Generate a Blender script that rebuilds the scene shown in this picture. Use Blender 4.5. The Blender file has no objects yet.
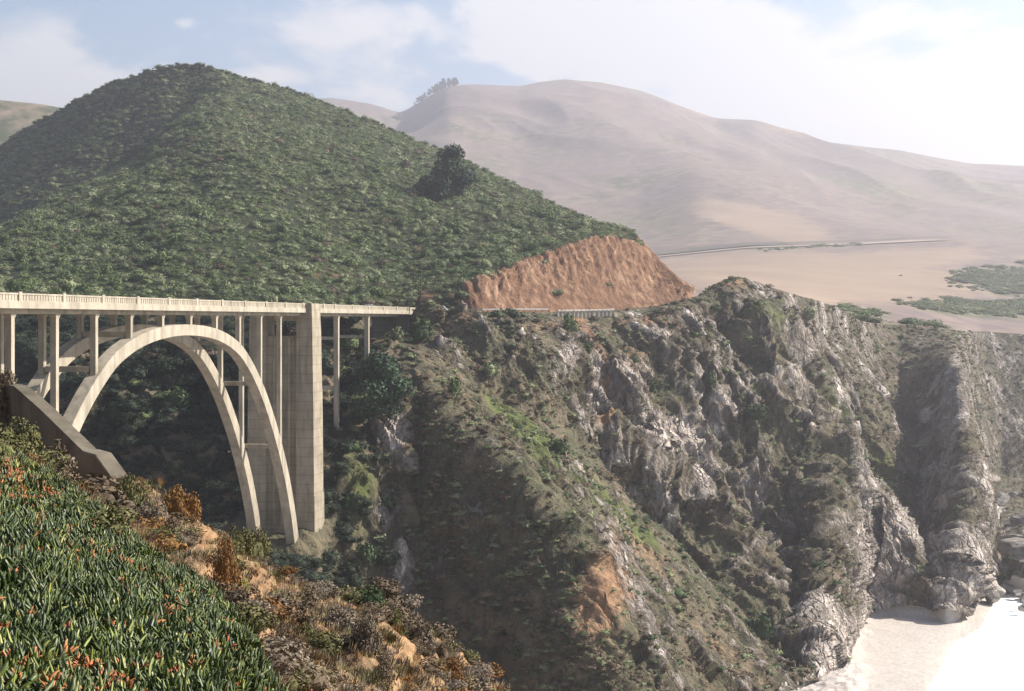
import bpy, bmesh, math, random
import numpy as np
from mathutils import Vector, Matrix

random.seed(7)
RNG = np.random.default_rng(11)
SC = bpy.context.scene
COL = SC.collection
R = math.radians

# ------------------------------------------------------------------ camera, sky, sun, exposure
FPX, CX, HY, EYE = 1422.0, 512.0, 319.0, 75.0          # focal length in pixels, image centre, horizon row, eye height above the sea
cam_d = bpy.data.cameras.new('camera')
cam = bpy.data.objects.new('camera', cam_d)
COL.objects.link(cam)
cam.location = (0, 0, EYE)
cam.rotation_euler = (R(90), 0, 0)
cam_d.sensor_width = 36
cam_d.lens = 36 * FPX / 1024
cam_d.shift_y = (HY - 345.5) / 1024
cam_d.clip_start, cam_d.clip_end = 0.3, 20000
SC.camera = cam

SUN_AZ, SUN_EL = 76.0, 37.0                              # azimuth clockwise from the view direction (+Y), elevation
SC.view_settings.view_transform = 'Standard'
SC.view_settings.look = 'None'
SC.view_settings.exposure = 1.38
SC.view_settings.gamma = 1.0
SC.cycles.use_denoising = True
SC.cycles.max_bounces = 5
SC.cycles.diffuse_bounces = 3
SC.cycles.volume_bounces = 0
SC.cycles.sample_clamp_indirect = 6

world = bpy.data.worlds.new('World')
SC.world = world
world.use_nodes = True


def N(nt, t, loc=None, **kw):
    n = nt.nodes.new(t)
    for k, v in kw.items():
        if k.startswith('i_'):
            n.inputs[k[2:].replace('_', ' ')].default_value = v
        else:
            setattr(n, k, v)
    return n


def build_world():
    nt = world.node_tree
    nt.nodes.clear()
    out = N(nt, 'ShaderNodeOutputWorld')
    bg = N(nt, 'ShaderNodeBackground')
    bg.inputs['Strength'].default_value = 0.065
    sky = N(nt, 'ShaderNodeTexSky', sky_type='NISHITA', sun_disc=False, sun_elevation=R(SUN_EL), sun_rotation=R(SUN_AZ))
    sky.air_density, sky.dust_density, sky.ozone_density = 1.0, 0.5, 1.6
    tc = N(nt, 'ShaderNodeTexCoord')
    # clouds: noise over a dome flattened like a cloud deck
    sep = N(nt, 'ShaderNodeSeparateXYZ')
    nt.links.new(tc.outputs['Generated'], sep.inputs[0])

    def mth(op, a_, b_=0.0):
        m = N(nt, 'ShaderNodeMath', operation=op)
        for k_, v_ in enumerate((a_, b_)):
            if hasattr(v_, 'is_output'): nt.links.new(v_, m.inputs[k_])
            else: m.inputs[k_].default_value = v_
        return m.outputs[0]
    yy = mth('MAXIMUM', sep.outputs['Y'], 0.05)
    uu = mth('DIVIDE', sep.outputs['X'], yy)
    vv = mth('DIVIDE', sep.outputs['Z'], yy)
    bias = None
    for px, py, rx, ry, w_ in CLOUDS:                                # where the cloud banks stand over the hills
        a_ = mth('MULTIPLY', mth('SUBTRACT', uu, (px - CX) / FPX), FPX / rx)
        b_ = mth('MULTIPLY', mth('SUBTRACT', vv, (HY - py) / FPX), FPX / ry)
        g_ = mth('MULTIPLY', mth('EXPONENT', mth('MULTIPLY', mth('ADD', mth('MULTIPLY', a_, a_), mth('MULTIPLY', b_, b_)), -1.0)), w_)
        bias = g_ if bias is None else mth('MAXIMUM', bias, g_)
    cb = N(nt, 'ShaderNodeCombineXYZ')
    nt.links.new(uu, cb.inputs[0]); nt.links.new(vv, cb.inputs[1])
    mp = N(nt, 'ShaderNodeMapping')
    mp.inputs['Scale'].default_value = (1.0, 1.7, 1.0)
    mp.inputs['Location'].default_value = CLOUD_SHIFT
    nt.links.new(cb.outputs[0], mp.inputs['Vector'])
    n1 = N(nt, 'ShaderNodeTexNoise', noise_dimensions='3D')
    n1.inputs['Scale'].default_value = 9.0
    n1.inputs['Detail'].default_value = 9
    n1.inputs['Roughness'].default_value = 0.58
    n1.inputs['Distortion'].default_value = 0.3
    nt.links.new(mp.outputs[0], n1.inputs['Vector'])
    dens = mth('ADD', mth('MULTIPLY', mth('SUBTRACT', n1.outputs['Fac'], 0.5), 1.9), bias)
    rp = N(nt, 'ShaderNodeValToRGB')
    rp.color_ramp.elements[0].position = 0.18
    rp.color_ramp.elements[1].position = 0.50
    rp.color_ramp.interpolation = 'EASE'
    nt.links.new(dens, rp.inputs[0])
    mul = N(nt, 'ShaderNodeMath', operation='MULTIPLY')
    mul.inputs[1].default_value = 0.9
    nt.links.new(rp.outputs[0], mul.inputs[0])
    mix = N(nt, 'ShaderNodeMix', data_type='RGBA')
    mix.inputs['B'].default_value = (6.2, 6.2, 6.3, 1)
    nt.links.new(mul.outputs[0], mix.inputs['Factor'])
    nt.links.new(sky.outputs[0], mix.inputs['A'])
    nt.links.new(mix.outputs['Result'], bg.inputs['Color'])
    nt.links.new(bg.outputs[0], out.inputs[0])


CLOUD_SHIFT = (0.35, 0.0, 0.2)
CLOUDS = [(60, 78, 150, 42, .62), (420, 40, 110, 60, .5), (560, 30, 170, 60, .6), (720, 50, 190, 80, .75), (850, 110, 300, 80, .8), (1010, 60, 150, 70, .5), (900, 15, 150, 50, .6), (930, 44, 70, 12, .35), (184, 22, 18, 9, .4), (250, 78, 60, 12, .4)]
build_world()

sun_d = bpy.data.lights.new('sun', 'SUN')
sun_d.energy = 5.0
sun_d.angle = R(0.5)
sun_d.color = (1.0, 0.93, 0.82)
sun = bpy.data.objects.new('sun', sun_d)
COL.objects.link(sun)
_sd = Vector((math.sin(R(SUN_AZ)) * math.cos(R(SUN_EL)), math.cos(R(SUN_AZ)) * math.cos(R(SUN_EL)), math.sin(R(SUN_EL))))
sun.rotation_euler = _sd.to_track_quat('Z', 'Y').to_euler()
sun.location = _sd * 300


# ------------------------------------------------------------------ helpers
def tag(o, label=None, cat=None, group=None, kind=None):
    if label: o['label'] = label
    if cat: o['category'] = cat
    if group: o['group'] = group
    if kind: o['kind'] = kind
    return o


def at(px, py, d):
    """the point that lies at distance d along the view direction in direction px, py"""
    return Vector(((px - CX) * d / FPX, d, EYE + (HY - py) * d / FPX))


def link(name, me, parent=None, mat=None):
    o = bpy.data.objects.new(name, me)
    COL.objects.link(o)
    if parent is not None: o.parent = parent
    if mat is not None and me is not None:
        if not me.materials: me.materials.append(mat)
    return o


def empty(name, loc=(0, 0, 0), rz=0.0):
    o = bpy.data.objects.new(name, None)
    o.empty_display_size = 0.5
    COL.objects.link(o)
    o.location = loc
    o.rotation_euler = (0, 0, rz)
    return o


def mesh_np(name, verts, faces, smooth=True):
    """verts (n,3) float array, faces (m,k) int array, k = 3 or 4"""
    me = bpy.data.meshes.new(name)
    v = np.ascontiguousarray(verts, dtype=np.float32)
    f = np.ascontiguousarray(faces, dtype=np.int32)
    me.vertices.add(len(v))
    me.vertices.foreach_set('co', v.ravel())
    me.loops.add(f.size)
    me.loops.foreach_set('vertex_index', f.ravel())
    me.polygons.add(len(f))
    k = f.shape[1]
    me.polygons.foreach_set('loop_start', np.arange(0, f.size, k, dtype=np.int32))
    me.polygons.foreach_set('loop_total', np.full(len(f), k, dtype=np.int32))
    me.update(calc_edges=True)
    me.polygons.foreach_set('use_smooth', np.full(len(f), bool(smooth)))
    return me


def add_attr(me, name, data):
    a = me.attributes.new(name, 'FLOAT', 'POINT')
    a.data.foreach_set('value', np.ascontiguousarray(data, dtype=np.float32))


def dup(root, loc=None, rz=None, scale=None, label=None, group=None):
    c = root.copy(); COL.objects.link(c)
    if loc is not None: c.location = loc
    if rz is not None: c.rotation_euler = (0, 0, rz)
    if scale is not None: c.scale = scale if hasattr(scale, '__len__') else (scale,) * 3
    if label: c['label'] = label
    if group: c['group'] = group
    for ch in list(root.children):
        k = ch.copy(); COL.objects.link(k); k.parent = c
        for g in list(ch.children):
            q = g.copy(); COL.objects.link(q); q.parent = k
    return c


# ---- noise (vectorised gradient noise)
_perm = RNG.permutation(256).astype(np.int32)
_perm = np.concatenate([_perm, _perm, _perm])
_g3 = RNG.normal(size=(256, 3)); _g3 /= np.linalg.norm(_g3, axis=1)[:, None]


def perlin(p):
    i = np.floor(p).astype(np.int64); f = p - i; i &= 255
    u = f * f * f * (f * (f * 6 - 15) + 10)
    def g(dx, dy, dz):
        h = _perm[_perm[_perm[(i[..., 0] + dx) & 255] + ((i[..., 1] + dy) & 255)] + ((i[..., 2] + dz) & 255)]
        q = _g3[h & 255]
        return q[..., 0] * (f[..., 0] - dx) + q[..., 1] * (f[..., 1] - dy) + q[..., 2] * (f[..., 2] - dz)
    x00 = g(0, 0, 0) * (1 - u[..., 0]) + g(1, 0, 0) * u[..., 0]
    x10 = g(0, 1, 0) * (1 - u[..., 0]) + g(1, 1, 0) * u[..., 0]
    x01 = g(0, 0, 1) * (1 - u[..., 0]) + g(1, 0, 1) * u[..., 0]
    x11 = g(0, 1, 1) * (1 - u[..., 0]) + g(1, 1, 1) * u[..., 0]
    y0 = x00 * (1 - u[..., 1]) + x10 * u[..., 1]
    y1 = x01 * (1 - u[..., 1]) + x11 * u[..., 1]
    return (y0 * (1 - u[..., 2]) + y1 * u[..., 2]) * 1.5


def fbm(p, octv=4, gain=0.5, ridged=False):
    s = 0.0; a = 1.0; t = 0.0
    for k in range(octv):
        n = perlin(p * (2.03 ** k) + 17.3 * k)
        if ridged: n = 1 - 2 * np.abs(n)
        s = s + a * n; t += a; a *= gain
    return s / t


def facets(p):
    """broken stone: every cell of a Voronoi mesh is a plane of its own height and tilt"""
    sh = p.shape[:-1]; p = p.reshape(-1, 3)
    i = np.floor(p).astype(np.int64); best = np.full(len(p), 9e9); val = np.zeros(len(p))
    for dx in (-1, 0, 1):
        for dy in (-1, 0, 1):
            for dz in (-1, 0, 1):
                h = _perm[_perm[_perm[(i[:, 0] + dx) & 255] + ((i[:, 1] + dy) & 255)] + ((i[:, 2] + dz) & 255)] & 255
                v = p - (i + (dx, dy, dz)) - (.5 + .42 * _g3[h])
                d = (v * v).sum(1)
                m = d < best
                best[m] = d[m]
                val[m] = (_g3[(h[m] + 91) & 255, 0] * .5 + .8 * (v[m] * _g3[(h[m] + 37) & 255]).sum(1))
    return val.reshape(sh)


def sstep(a, b, x):
    t = np.clip((x - a) / (b - a), 0, 1)
    return t * t * (3 - 2 * t)


# ------------------------------------------------------------------ materials
def new_mat(name):
    m = bpy.data.materials.new(name)
    m.use_nodes = True
    nt = m.node_tree
    nt.nodes.clear()
    out = N(nt, 'ShaderNodeOutputMaterial')
    b = N(nt, 'ShaderNodeBsdfPrincipled')
    b.inputs['Roughness'].default_value = 0.9
    b.inputs['Specular IOR Level'].default_value = 0.15
    nt.links.new(b.outputs[0], out.inputs['Surface'])
    return m, nt, b


def c4(c): return (c[0], c[1], c[2], 1.0)


def noise_tex(nt, scale, detail=5, rough=0.55, coord='Object', stretch=None, dist=0.0):
    tc = N(nt, 'ShaderNodeTexCoord')
    n = N(nt, 'ShaderNodeTexNoise')
    n.inputs['Scale'].default_value = scale
    n.inputs['Detail'].default_value = detail
    n.inputs['Roughness'].default_value = rough
    n.inputs['Distortion'].default_value = dist
    if stretch:
        mp = N(nt, 'ShaderNodeMapping')
        mp.inputs['Scale'].default_value = stretch
        nt.links.new(tc.outputs[coord], mp.inputs['Vector'])
        nt.links.new(mp.outputs[0], n.inputs['Vector'])
    else:
        nt.links.new(tc.outputs[coord], n.inputs['Vector'])
    return n.outputs['Fac']


def ramp(nt, src, stops):
    r = N(nt, 'ShaderNodeValToRGB')
    e = r.color_ramp.elements
    while len(e) < len(stops): e.new(0.5)
    for k, (p, c) in enumerate(stops):
        e[k].position = p
        e[k].color = c4(c) if hasattr(c, '__len__') else (c, c, c, 1)
    nt.links.new(src, r.inputs[0])
    return r.outputs[0]


def mixc(nt, fac, a, b, blend='MIX'):
    m = N(nt, 'ShaderNodeMix', data_type='RGBA', blend_type=blend)
    for key, v in (('Factor', fac), ('A', a), ('B', b)):
        if hasattr(v, 'is_output'): nt.links.new(v, m.inputs[key])
        elif key == 'Factor': m.inputs[key].default_value = v
        else: m.inputs[key].default_value = c4(v)
    return m.outputs['Result']


def math_n(nt, op, a, b=0.0, clamp=False):
    m = N(nt, 'ShaderNodeMath', operation=op, use_clamp=clamp)
    for k, v in enumerate((a, b)):
        if hasattr(v, 'is_output'): nt.links.new(v, m.inputs[k])
        else: m.inputs[k].default_value = v
    return m.outputs[0]


def attr(nt, name):
    a = N(nt, 'ShaderNodeAttribute')
    a.attribute_name = name
    return a.outputs['Fac']


def bump(nt, b, h, dist, strength=1.0):
    n = N(nt, 'ShaderNodeBump')
    n.inputs['Strength'].default_value = strength
    n.inputs['Distance'].default_value = dist
    nt.links.new(h, n.inputs['Height'])
    nt.links.new(n.outputs[0], b.inputs['Normal'])


def sharpen(nt, mask, nz, gain=3.0):
    """mask broken up by noise: clamp((mask + noise - .5) stretched about its half)"""
    s = math_n(nt, 'ADD', mask, nz)
    s = math_n(nt, 'SUBTRACT', s, 1.0)
    s = math_n(nt, 'MULTIPLY', s, gain)
    return math_n(nt, 'ADD', s, 0.5, clamp=True)


def earth_mat(name, scale, base, rock, soil, green, bump_d, streak=None, var=(.78, 1.2), cracks=0.0, rs=1.7):
    """ground whose stone, bare soil and green cover follow the attributes rock, soil, green"""
    m, nt, b = new_mat(name)
    nA = noise_tex(nt, scale, 7, 0.62)
    nB = noise_tex(nt, scale * 4.7, 6, 0.6)
    nC = noise_tex(nt, scale * 0.22, 4, 0.55)
    nR = noise_tex(nt, scale * rs, 8, 0.68, stretch=streak, dist=0.4)
    base_c = ramp(nt, nA, [(0.3, base[0]), (0.52, base[1]), (0.72, base[2])])
    base_c = mixc(nt, ramp(nt, nC, [(0.35, 0.0), (0.65, 0.5)]), base_c, base[3])
    rock_c = ramp(nt, nR, [(0.28, rock[0]), (0.5, rock[1]), (0.7, rock[2])])
    soil_c = ramp(nt, nR if streak else nA, [(0.3, soil[0]), (0.7, soil[1])])
    gr_c = ramp(nt, nB, [(0.3, green[0]), (0.7, green[1])])
    c = mixc(nt, sharpen(nt, attr(nt, 'green'), nA, 4.0), base_c, gr_c)
    c = mixc(nt, sharpen(nt, attr(nt, 'soil'), nB, 3.0), c, soil_c)
    c = mixc(nt, sharpen(nt, attr(nt, 'rock'), nR, 5.0), c, rock_c)
    v = ramp(nt, nB, [(0.25, var[0]), (0.75, var[1])])
    c = mixc(nt, 1.0, c, v, 'MULTIPLY')
    nt.links.new(c, b.inputs['Base Color'])
    h = math_n(nt, 'ADD', nA, math_n(nt, 'MULTIPLY', nB, 0.35))
    if cracks:                                                       # joints that split the stone
        tc = N(nt, 'ShaderNodeTexCoord')
        mp = N(nt, 'ShaderNodeMapping')
        mp.inputs['Rotation'].default_value = (0.3, 0.5, 0.65)
        mp.inputs['Scale'].default_value = (1.0, 0.55, 0.5)
        nt.links.new(tc.outputs['Object'], mp.inputs['Vector'])
        wob = N(nt, 'ShaderNodeMix', data_type='VECTOR')
        nz = N(nt, 'ShaderNodeTexNoise'); nz.inputs['Scale'].default_value = .3; nz.inputs['Detail'].default_value = 4
        nt.links.new(tc.outputs['Object'], nz.inputs['Vector'])
        ad = N(nt, 'ShaderNodeVectorMath', operation='MULTIPLY_ADD')
        ad.inputs[1].default_value = (4, 4, 4)
        nt.links.new(nz.outputs['Color'], ad.inputs[0]); nt.links.new(mp.outputs[0], ad.inputs[2])
        for sc_ in (cracks, cracks * 2.7):
            vo = N(nt, 'ShaderNodeTexVoronoi', feature='DISTANCE_TO_EDGE'); vo.inputs['Scale'].default_value = sc_
            nt.links.new(ad.outputs[0], vo.inputs['Vector'])
            ed = ramp(nt, vo.outputs['Distance'], [(0.0, 0.0), (0.16, 1.0)])
            rk = sharpen(nt, attr(nt, 'rock'), nR, 4.0)
            h = math_n(nt, 'ADD', h, math_n(nt, 'MULTIPLY', math_n(nt, 'MULTIPLY', ed, .55), rk))
            vc = N(nt, 'ShaderNodeTexVoronoi'); vc.inputs['Scale'].default_value = sc_
            nt.links.new(ad.outputs[0], vc.inputs['Vector'])
            tint = ramp(nt, vc.outputs['Color'], [(0.1, .72), (0.9, 1.22)])
            c = mixc(nt, rk, c, mixc(nt, 1.0, c, tint, 'MULTIPLY'))
        nt.links.new(c, b.inputs['Base Color'])
    h = math_n(nt, 'ADD', h, math_n(nt, 'MULTIPLY', nR, 0.5))
    bump(nt, b, h, bump_d, 1.0)
    return m


def leaf_mat(name, lo, hi, rough=0.75, spread=1.0, spec=0.2, dead=None):
    m, nt, b = new_mat(name)
    oi = N(nt, 'ShaderNodeObjectInfo')
    gi = N(nt, 'ShaderNodeNewGeometry')
    c = ramp(nt, oi.outputs['Random'], [(0.0, lo), (0.55, [(a + b_) / 2 for a, b_ in zip(lo, hi)]), (1.0, hi)] if not dead else
             [(0.0, lo), (0.55, hi), (0.8, dead), (1.0, dead)])
    v = ramp(nt, gi.outputs['Random Per Island'], [(0.0, 0.6), (1.0, 1.35)])
    c = mixc(nt, 1.0, c, v, 'MULTIPLY')
    nt.links.new(c, b.inputs['Base Color'])
    b.inputs['Roughness'].default_value = rough
    b.inputs['Specular IOR Level'].default_value = spec
    return m


def plain_mat(name, lo, hi, scale=3.0, rough=0.85, bump_d=0.0, metal=0.0, spec=0.2, stretch=None):
    m, nt, b = new_mat(name)
    n = noise_tex(nt, scale, 6, 0.6, stretch=stretch)
    c = ramp(nt, n, [(0.3, lo), (0.7, hi)])
    nt.links.new(c, b.inputs['Base Color'])
    b.inputs['Roughness'].default_value = rough
    b.inputs['Metallic'].default_value = metal
    b.inputs['Specular IOR Level'].default_value = spec
    if bump_d: bump(nt, b, n, bump_d, 0.6)
    return m


def concrete_mat(name, lo, hi, boards=True):
    m, nt, b = new_mat(name)
    n1 = noise_tex(nt, 0.35, 7, 0.62)
    n2 = noise_tex(nt, 0.9, 6, 0.65, stretch=(1.0, 1.0, 0.12))     # vertical weather streaks
    n3 = noise_tex(nt, 9.0, 4, 0.5)
    c = ramp(nt, n1, [(0.3, lo), (0.7, hi)])
    c = mixc(nt, ramp(nt, n2, [(0.46, 0.0), (0.72, 0.8)]), c, [x * 0.55 for x in lo])
    c = mixc(nt, 1.0, c, ramp(nt, n3, [(0.3, 0.9), (0.7, 1.06)]), 'MULTIPLY')
    h = n3
    if boards:                                                       # form board lines every 1.2 m
        tc = N(nt, 'ShaderNodeTexCoord')
        sp = N(nt, 'ShaderNodeSeparateXYZ')
        nt.links.new(tc.outputs['Object'], sp.inputs[0])
        fr = math_n(nt, 'FRACT', math_n(nt, 'MULTIPLY', sp.outputs['Z'], 0.62), 0)
        ln = math_n(nt, 'LESS_THAN', fr, 0.11)
        c = mixc(nt, math_n(nt, 'MULTIPLY', ln, 0.30), c, [x * 0.35 for x in lo])
    nt.links.new(c, b.inputs['Base Color'])
    bump(nt, b, h, 0.02, 0.4)
    return m


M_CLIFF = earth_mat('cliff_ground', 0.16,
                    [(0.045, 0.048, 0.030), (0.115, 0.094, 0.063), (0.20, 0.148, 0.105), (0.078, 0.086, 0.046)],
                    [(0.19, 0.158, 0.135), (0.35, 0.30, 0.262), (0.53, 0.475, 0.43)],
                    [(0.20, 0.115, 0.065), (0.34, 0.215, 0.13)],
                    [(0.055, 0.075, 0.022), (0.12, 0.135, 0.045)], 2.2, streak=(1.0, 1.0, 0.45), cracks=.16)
M_HILL = earth_mat('hill_ground', 0.09,  # ground colour darkened to paint the shadow gaps between the shrubs
                   [(0.014, 0.020, 0.009), (0.028, 0.035, 0.016), (0.07, 0.066, 0.034), (0.022, 0.030, 0.013)],
                   [(0.12, 0.07, 0.042), (0.24, 0.145, 0.09), (0.34, 0.225, 0.15)],
                   [(0.085, 0.044, 0.026), (0.225, 0.126, 0.074)],
                   [(0.017, 0.026, 0.010), (0.036, 0.045, 0.018)], 1.6, streak=(1.0, 1.0, 0.14), rs=6.0)
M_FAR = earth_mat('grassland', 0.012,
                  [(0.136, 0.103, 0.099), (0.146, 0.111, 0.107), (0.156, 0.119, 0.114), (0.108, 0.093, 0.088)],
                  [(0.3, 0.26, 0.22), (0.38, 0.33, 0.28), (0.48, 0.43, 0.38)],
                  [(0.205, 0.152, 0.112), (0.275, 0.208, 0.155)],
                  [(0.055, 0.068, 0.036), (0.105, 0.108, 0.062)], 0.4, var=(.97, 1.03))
M_NEAR = earth_mat('bank_ground', 1.3,
                   [(0.10, 0.07, 0.042), (0.19, 0.130, 0.075), (0.30, 0.215, 0.13), (0.12, 0.095, 0.055)],
                   [(0.24, 0.2, 0.15), (0.36, 0.3, 0.23), (0.46, 0.4, 0.32)],
                   [(0.19, 0.108, 0.055), (0.32, 0.195, 0.10)],
                   [(0.04, 0.05, 0.016), (0.08, 0.085, 0.03)], 0.12)
M_SAND = earth_mat('beach_sand', 0.25,
                   [(0.40, 0.36, 0.325), (0.43, 0.39, 0.35), (0.465, 0.42, 0.38), (0.38, 0.345, 0.31)],
                   [(0.26, 0.23, 0.21), (0.40, 0.36, 0.33), (0.52, 0.48, 0.45)],
                   [(0.3, 0.25, 0.2), (0.4, 0.34, 0.28)],
                   [(0.05, 0.06, 0.03), (0.1, 0.1, 0.05)], 0.25)
M_CONC = concrete_mat('pale_concrete', (0.255, 0.225, 0.175), (0.38, 0.335, 0.268), boards=False)
M_TOWER = concrete_mat('board_marked_concrete', (0.19, 0.163, 0.12), (0.33, 0.288, 0.222))
M_WING = concrete_mat('weathered_concrete', (0.072, 0.062, 0.046), (0.16, 0.138, 0.104), boards=False)
M_ASPH = plain_mat('asphalt', (0.05, 0.05, 0.05), (0.075, 0.072, 0.068), 2.0)
M_PALEROAD = plain_mat('dusty_roadside', (0.27, 0.215, 0.17), (0.36, 0.29, 0.235), 0.05)
M_BARK = plain_mat('bark', (0.06, 0.045, 0.03), (0.13, 0.10, 0.075), 5.0, bump_d=0.03)
M_ROCK = earth_mat('boulder_stone', 0.5,
                   [(0.10, 0.095, 0.085), (0.18, 0.165, 0.15), (0.26, 0.24, 0.215), (0.14, 0.13, 0.115)],
                   [(0.2, 0.18, 0.16), (0.3, 0.28, 0.25), (0.42, 0.39, 0.36)],
                   [(0.3, 0.25, 0.2), (0.4, 0.34, 0.28)], [(0.05, 0.06, 0.03), (0.1, 0.1, 0.05)], 0.3)


# ------------------------------------------------------------------ the land: feature lines (px, d, py) lofted into sheets
cols = np.concatenate([np.linspace(-1100, -95, 45)[:-1], np.arange(-95, 1120, 1.3), np.linspace(1121, 2200, 45)])
NC = len(cols)


def gsm(a, sig):
    """gaussian smoothing across the columns, on the dense part's step"""
    if sig <= 0: return a
    k = np.arange(-int(3 * sig) - 1, int(3 * sig) + 2)
    w = np.exp(-0.5 * (k / sig) ** 2); w /= w.sum()
    return np.convolve(np.pad(a, len(k) // 2, mode='edge'), w, mode='valid')


def L(pts, sig=5.0, zmode=False):
    p = np.array(sorted(pts), dtype=float)
    d = gsm(np.interp(cols, p[:, 0], p[:, 1]), sig)
    y = gsm(np.interp(cols, p[:, 0], p[:, 2]), sig)
    z = y if zmode else (HY - y) * d / FPX
    return np.stack([d, z])


def lerp(a, b, t): return a * (1 - t) + b * t
def blend(a, b, m): return a * (1 - m) + b * m


LN = {}
LN['FA'] = L([(-1100, 2.2, 1300), (0, 2.2, 1420), (600, 2.2, 1480), (1400, 2.2, 1700)])
LN['FB'] = L([(-1100, 8, 500), (-300, 8, 520), (0, 8, 570), (100, 8, 610), (200, 8, 650), (240, 8, 690), (270, 8, 740), (330, 7.5, 830), (500, 7, 990), (1300, 7, 1300)])
LN['FC'] = L([(-1100, 18, 380), (-300, 18, 420), (0, 16, 452), (40, 16, 476), (66, 15.5, 496), (90, 15, 510), (125, 14, 537), (155, 13, 570), (200, 12, 594),
              (240, 11, 630), (270, 10, 695), (330, 9.5, 790), (500, 9, 950), (1300, 9, 1300)], 3)
LN['FC1b'] = L([(-1100, 24, 390), (-300, 24, 430), (0, 22, 470), (66, 21, 515), (90, 20.5, 528), (155, 19, 596), (200, 18.5, 625), (240, 18, 650), (270, 18, 680),
                (300, 18, 705), (350, 18, 740), (400, 18, 790), (495, 18, 890), (700, 18, 1050), (1300, 18, 1300)], 4)
LN['FC2'] = L([(-1100, 46, 380), (-300, 46, 420), (-60, 45, 450), (0, 44, 478), (60, 42, 505), (100, 38, 497), (130, 36, 493), (165, 34, 505), (200, 33, 530), (232, 32.5, 556), (265, 32, 575),
               (300, 31.5, 588), (350, 31, 603), (372, 31, 602), (400, 31, 618), (440, 31, 648), (470, 31, 672), (495, 31, 697), (600, 31, 820), (1300, 31, 1300)], 4)
LN['FD'] = L([(-1100, 80, -2), (-300, 80, -6), (-60, 78, -20), (40, 76, -30), (500, 72, -36), (700, 70, -46), (900, 70, -68), (1300, 70, -80)], 6, True)
LN['FE'] = L([(-1100, 170, -55), (0, 180, -66), (350, 170, -68), (500, 165, -71), (700, 175, -72.5), (760, 200, -74), (840, 205, -78), (1300, 205, -79)], 6, True)
# shoreline and toe of the cliffs
_s0 = L([(-1100, 275, -64), (0, 268, -64), (150, 250, -60), (240, 234, -58), (260, 236, -57), (320, 242, -58), (360, 244, -60), (400, 246, -67), (440, 250, -69), (500, 243, -71), (540, 236, -71.5), (592, 227, -72.5),
         (640, 221, -73), (700, 237, -74), (740, 251, -74.4), (790, 280, -74.4), (815, 290, -74.3), (835, 305, -74.2), (858, 352, -74.0), (888, 356, -74.0), (916, 354, -74.0),
         (930, 352, -74.0), (946, 346, -74.1), (960, 350, -74.1), (969, 376, -74.1), (977, 392, -74.3), (990, 394, -74.5), (1024, 384, -74.6), (1100, 384, -74.6), (1400, 400, -74.6)], 2.0, True)
_be = L([(-1100, 190, -66), (350, 205, -70), (500, 212, -72), (600, 222, -73.6), (700, 250, -74.5), (790, 265, -74.6), (820, 275, -74.6), (860, 284, -74.75), (925, 284, -74.95), (938, 302, -75), (950, 322, -75),
         (958, 334, -75), (972, 340, -75), (982, 345, -75), (988, 362, -75), (994, 376, -75), (1002, 385, -75), (1024, 378, -75.05), (1400, 390, -75.1)], 1.5, True)
_wob = 9.0 * fbm(np.stack([cols / 16.0, cols * 0 + 3.1, cols * 0], -1), 4, 0.7) * sstep(900, 930, cols)
_be[0] += _wob
_be[0] = np.minimum(_be[0], _s0[0] - 3)
LN['FE2'] = np.stack([_be[0] - 26, _be[1] - sstep(700, 800, cols) * 3.5])
LN['BE'] = _be
LN['S0'] = _s0

RR = L([(-1100, 350, 330), (-100, 344, 322), (0, 340, 319), (200, 330, 317), (300, 328, 316), (340, 336, 316), (380, 350, 315), (412, 353, 314), (432, 350, 313.5), (480, 348, 312.5), (520, 356, 312), (560, 366, 312),
        (610, 378, 311), (650, 388, 307), (680, 395, 302), (696, 400, 299), (708, 402, 290), (722, 403, 280), (737, 405, 276), (755, 408, 281), (770, 412, 287), (800, 425, 296), (835, 446, 306),
        (862, 470, 322), (880, 500, 324), (920, 505, 325), (945, 506, 328), (960, 512, 331), (968, 600, 331), (978, 672, 331), (1024, 676, 334), (1100, 680, 338), (1400, 700, 345)], 3)
s1 = L([(-1100, 286, -48), (0, 280, -48), (100, 272, -47), (200, 258, -46)] +
       [(p, d, (HY - y) * d / FPX) for p, d, y in
        [(235, 245, 570), (260, 245, 561), (300, 247, 554), (325, 257, 535), (345, 268, 478), (370, 276, 452), (388, 281, 420), (405, 285, 388), (420, 287, 384), (440, 279, 412), (460, 274, 440), (500, 266, 472), (540, 258, 512),
         (570, 252, 546), (592, 248, 578), (615, 243, 632), (640, 240, 685), (670, 246, 692), (700, 252, 698), (740, 267, 702)]] + [(790, 285, -73.2), (800, 291, -73.2), (2000, 300, -73)], 3, True)
s2 = L([(-1100, 298, -32), (0, 293, -32), (100, 285, -32), (200, 274, -34), (260, 266, -33), (320, 272, -24)] +
       [(p, d, (HY - y) * d / FPX) for p, d, y in
        [(345, 280, 425), (370, 292, 366), (395, 305, 346), (420, 303, 352), (440, 301, 370), (480, 300, 398), (520, 302, 420), (560, 305, 442), (590, 307, 468), (620, 308, 500), (650, 308, 530), (680, 308, 560),
         (710, 307, 590), (740, 304, 622), (770, 298, 660)]] + [(790, 292, -73.0), (820, 298, -72.8), (2000, 305, -72.8)], 3, True)
s2b = L([(560, 316, 446), (590, 327, 492), (620, 331, 536), (650, 331, 568), (680, 326, 600), (710, 317, 626), (740, 309, 652), (770, 301, 674), (790, 297, 677)], 3)
s3 = L([(560, 326, 425), (590, 331, 440), (620, 334, 452), (660, 337, 480), (700, 339, 506), (725, 338, 522), (740, 336, 544), (770, 331, 587), (790, 326, 616), (812, 320, 641)], 3)
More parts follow.
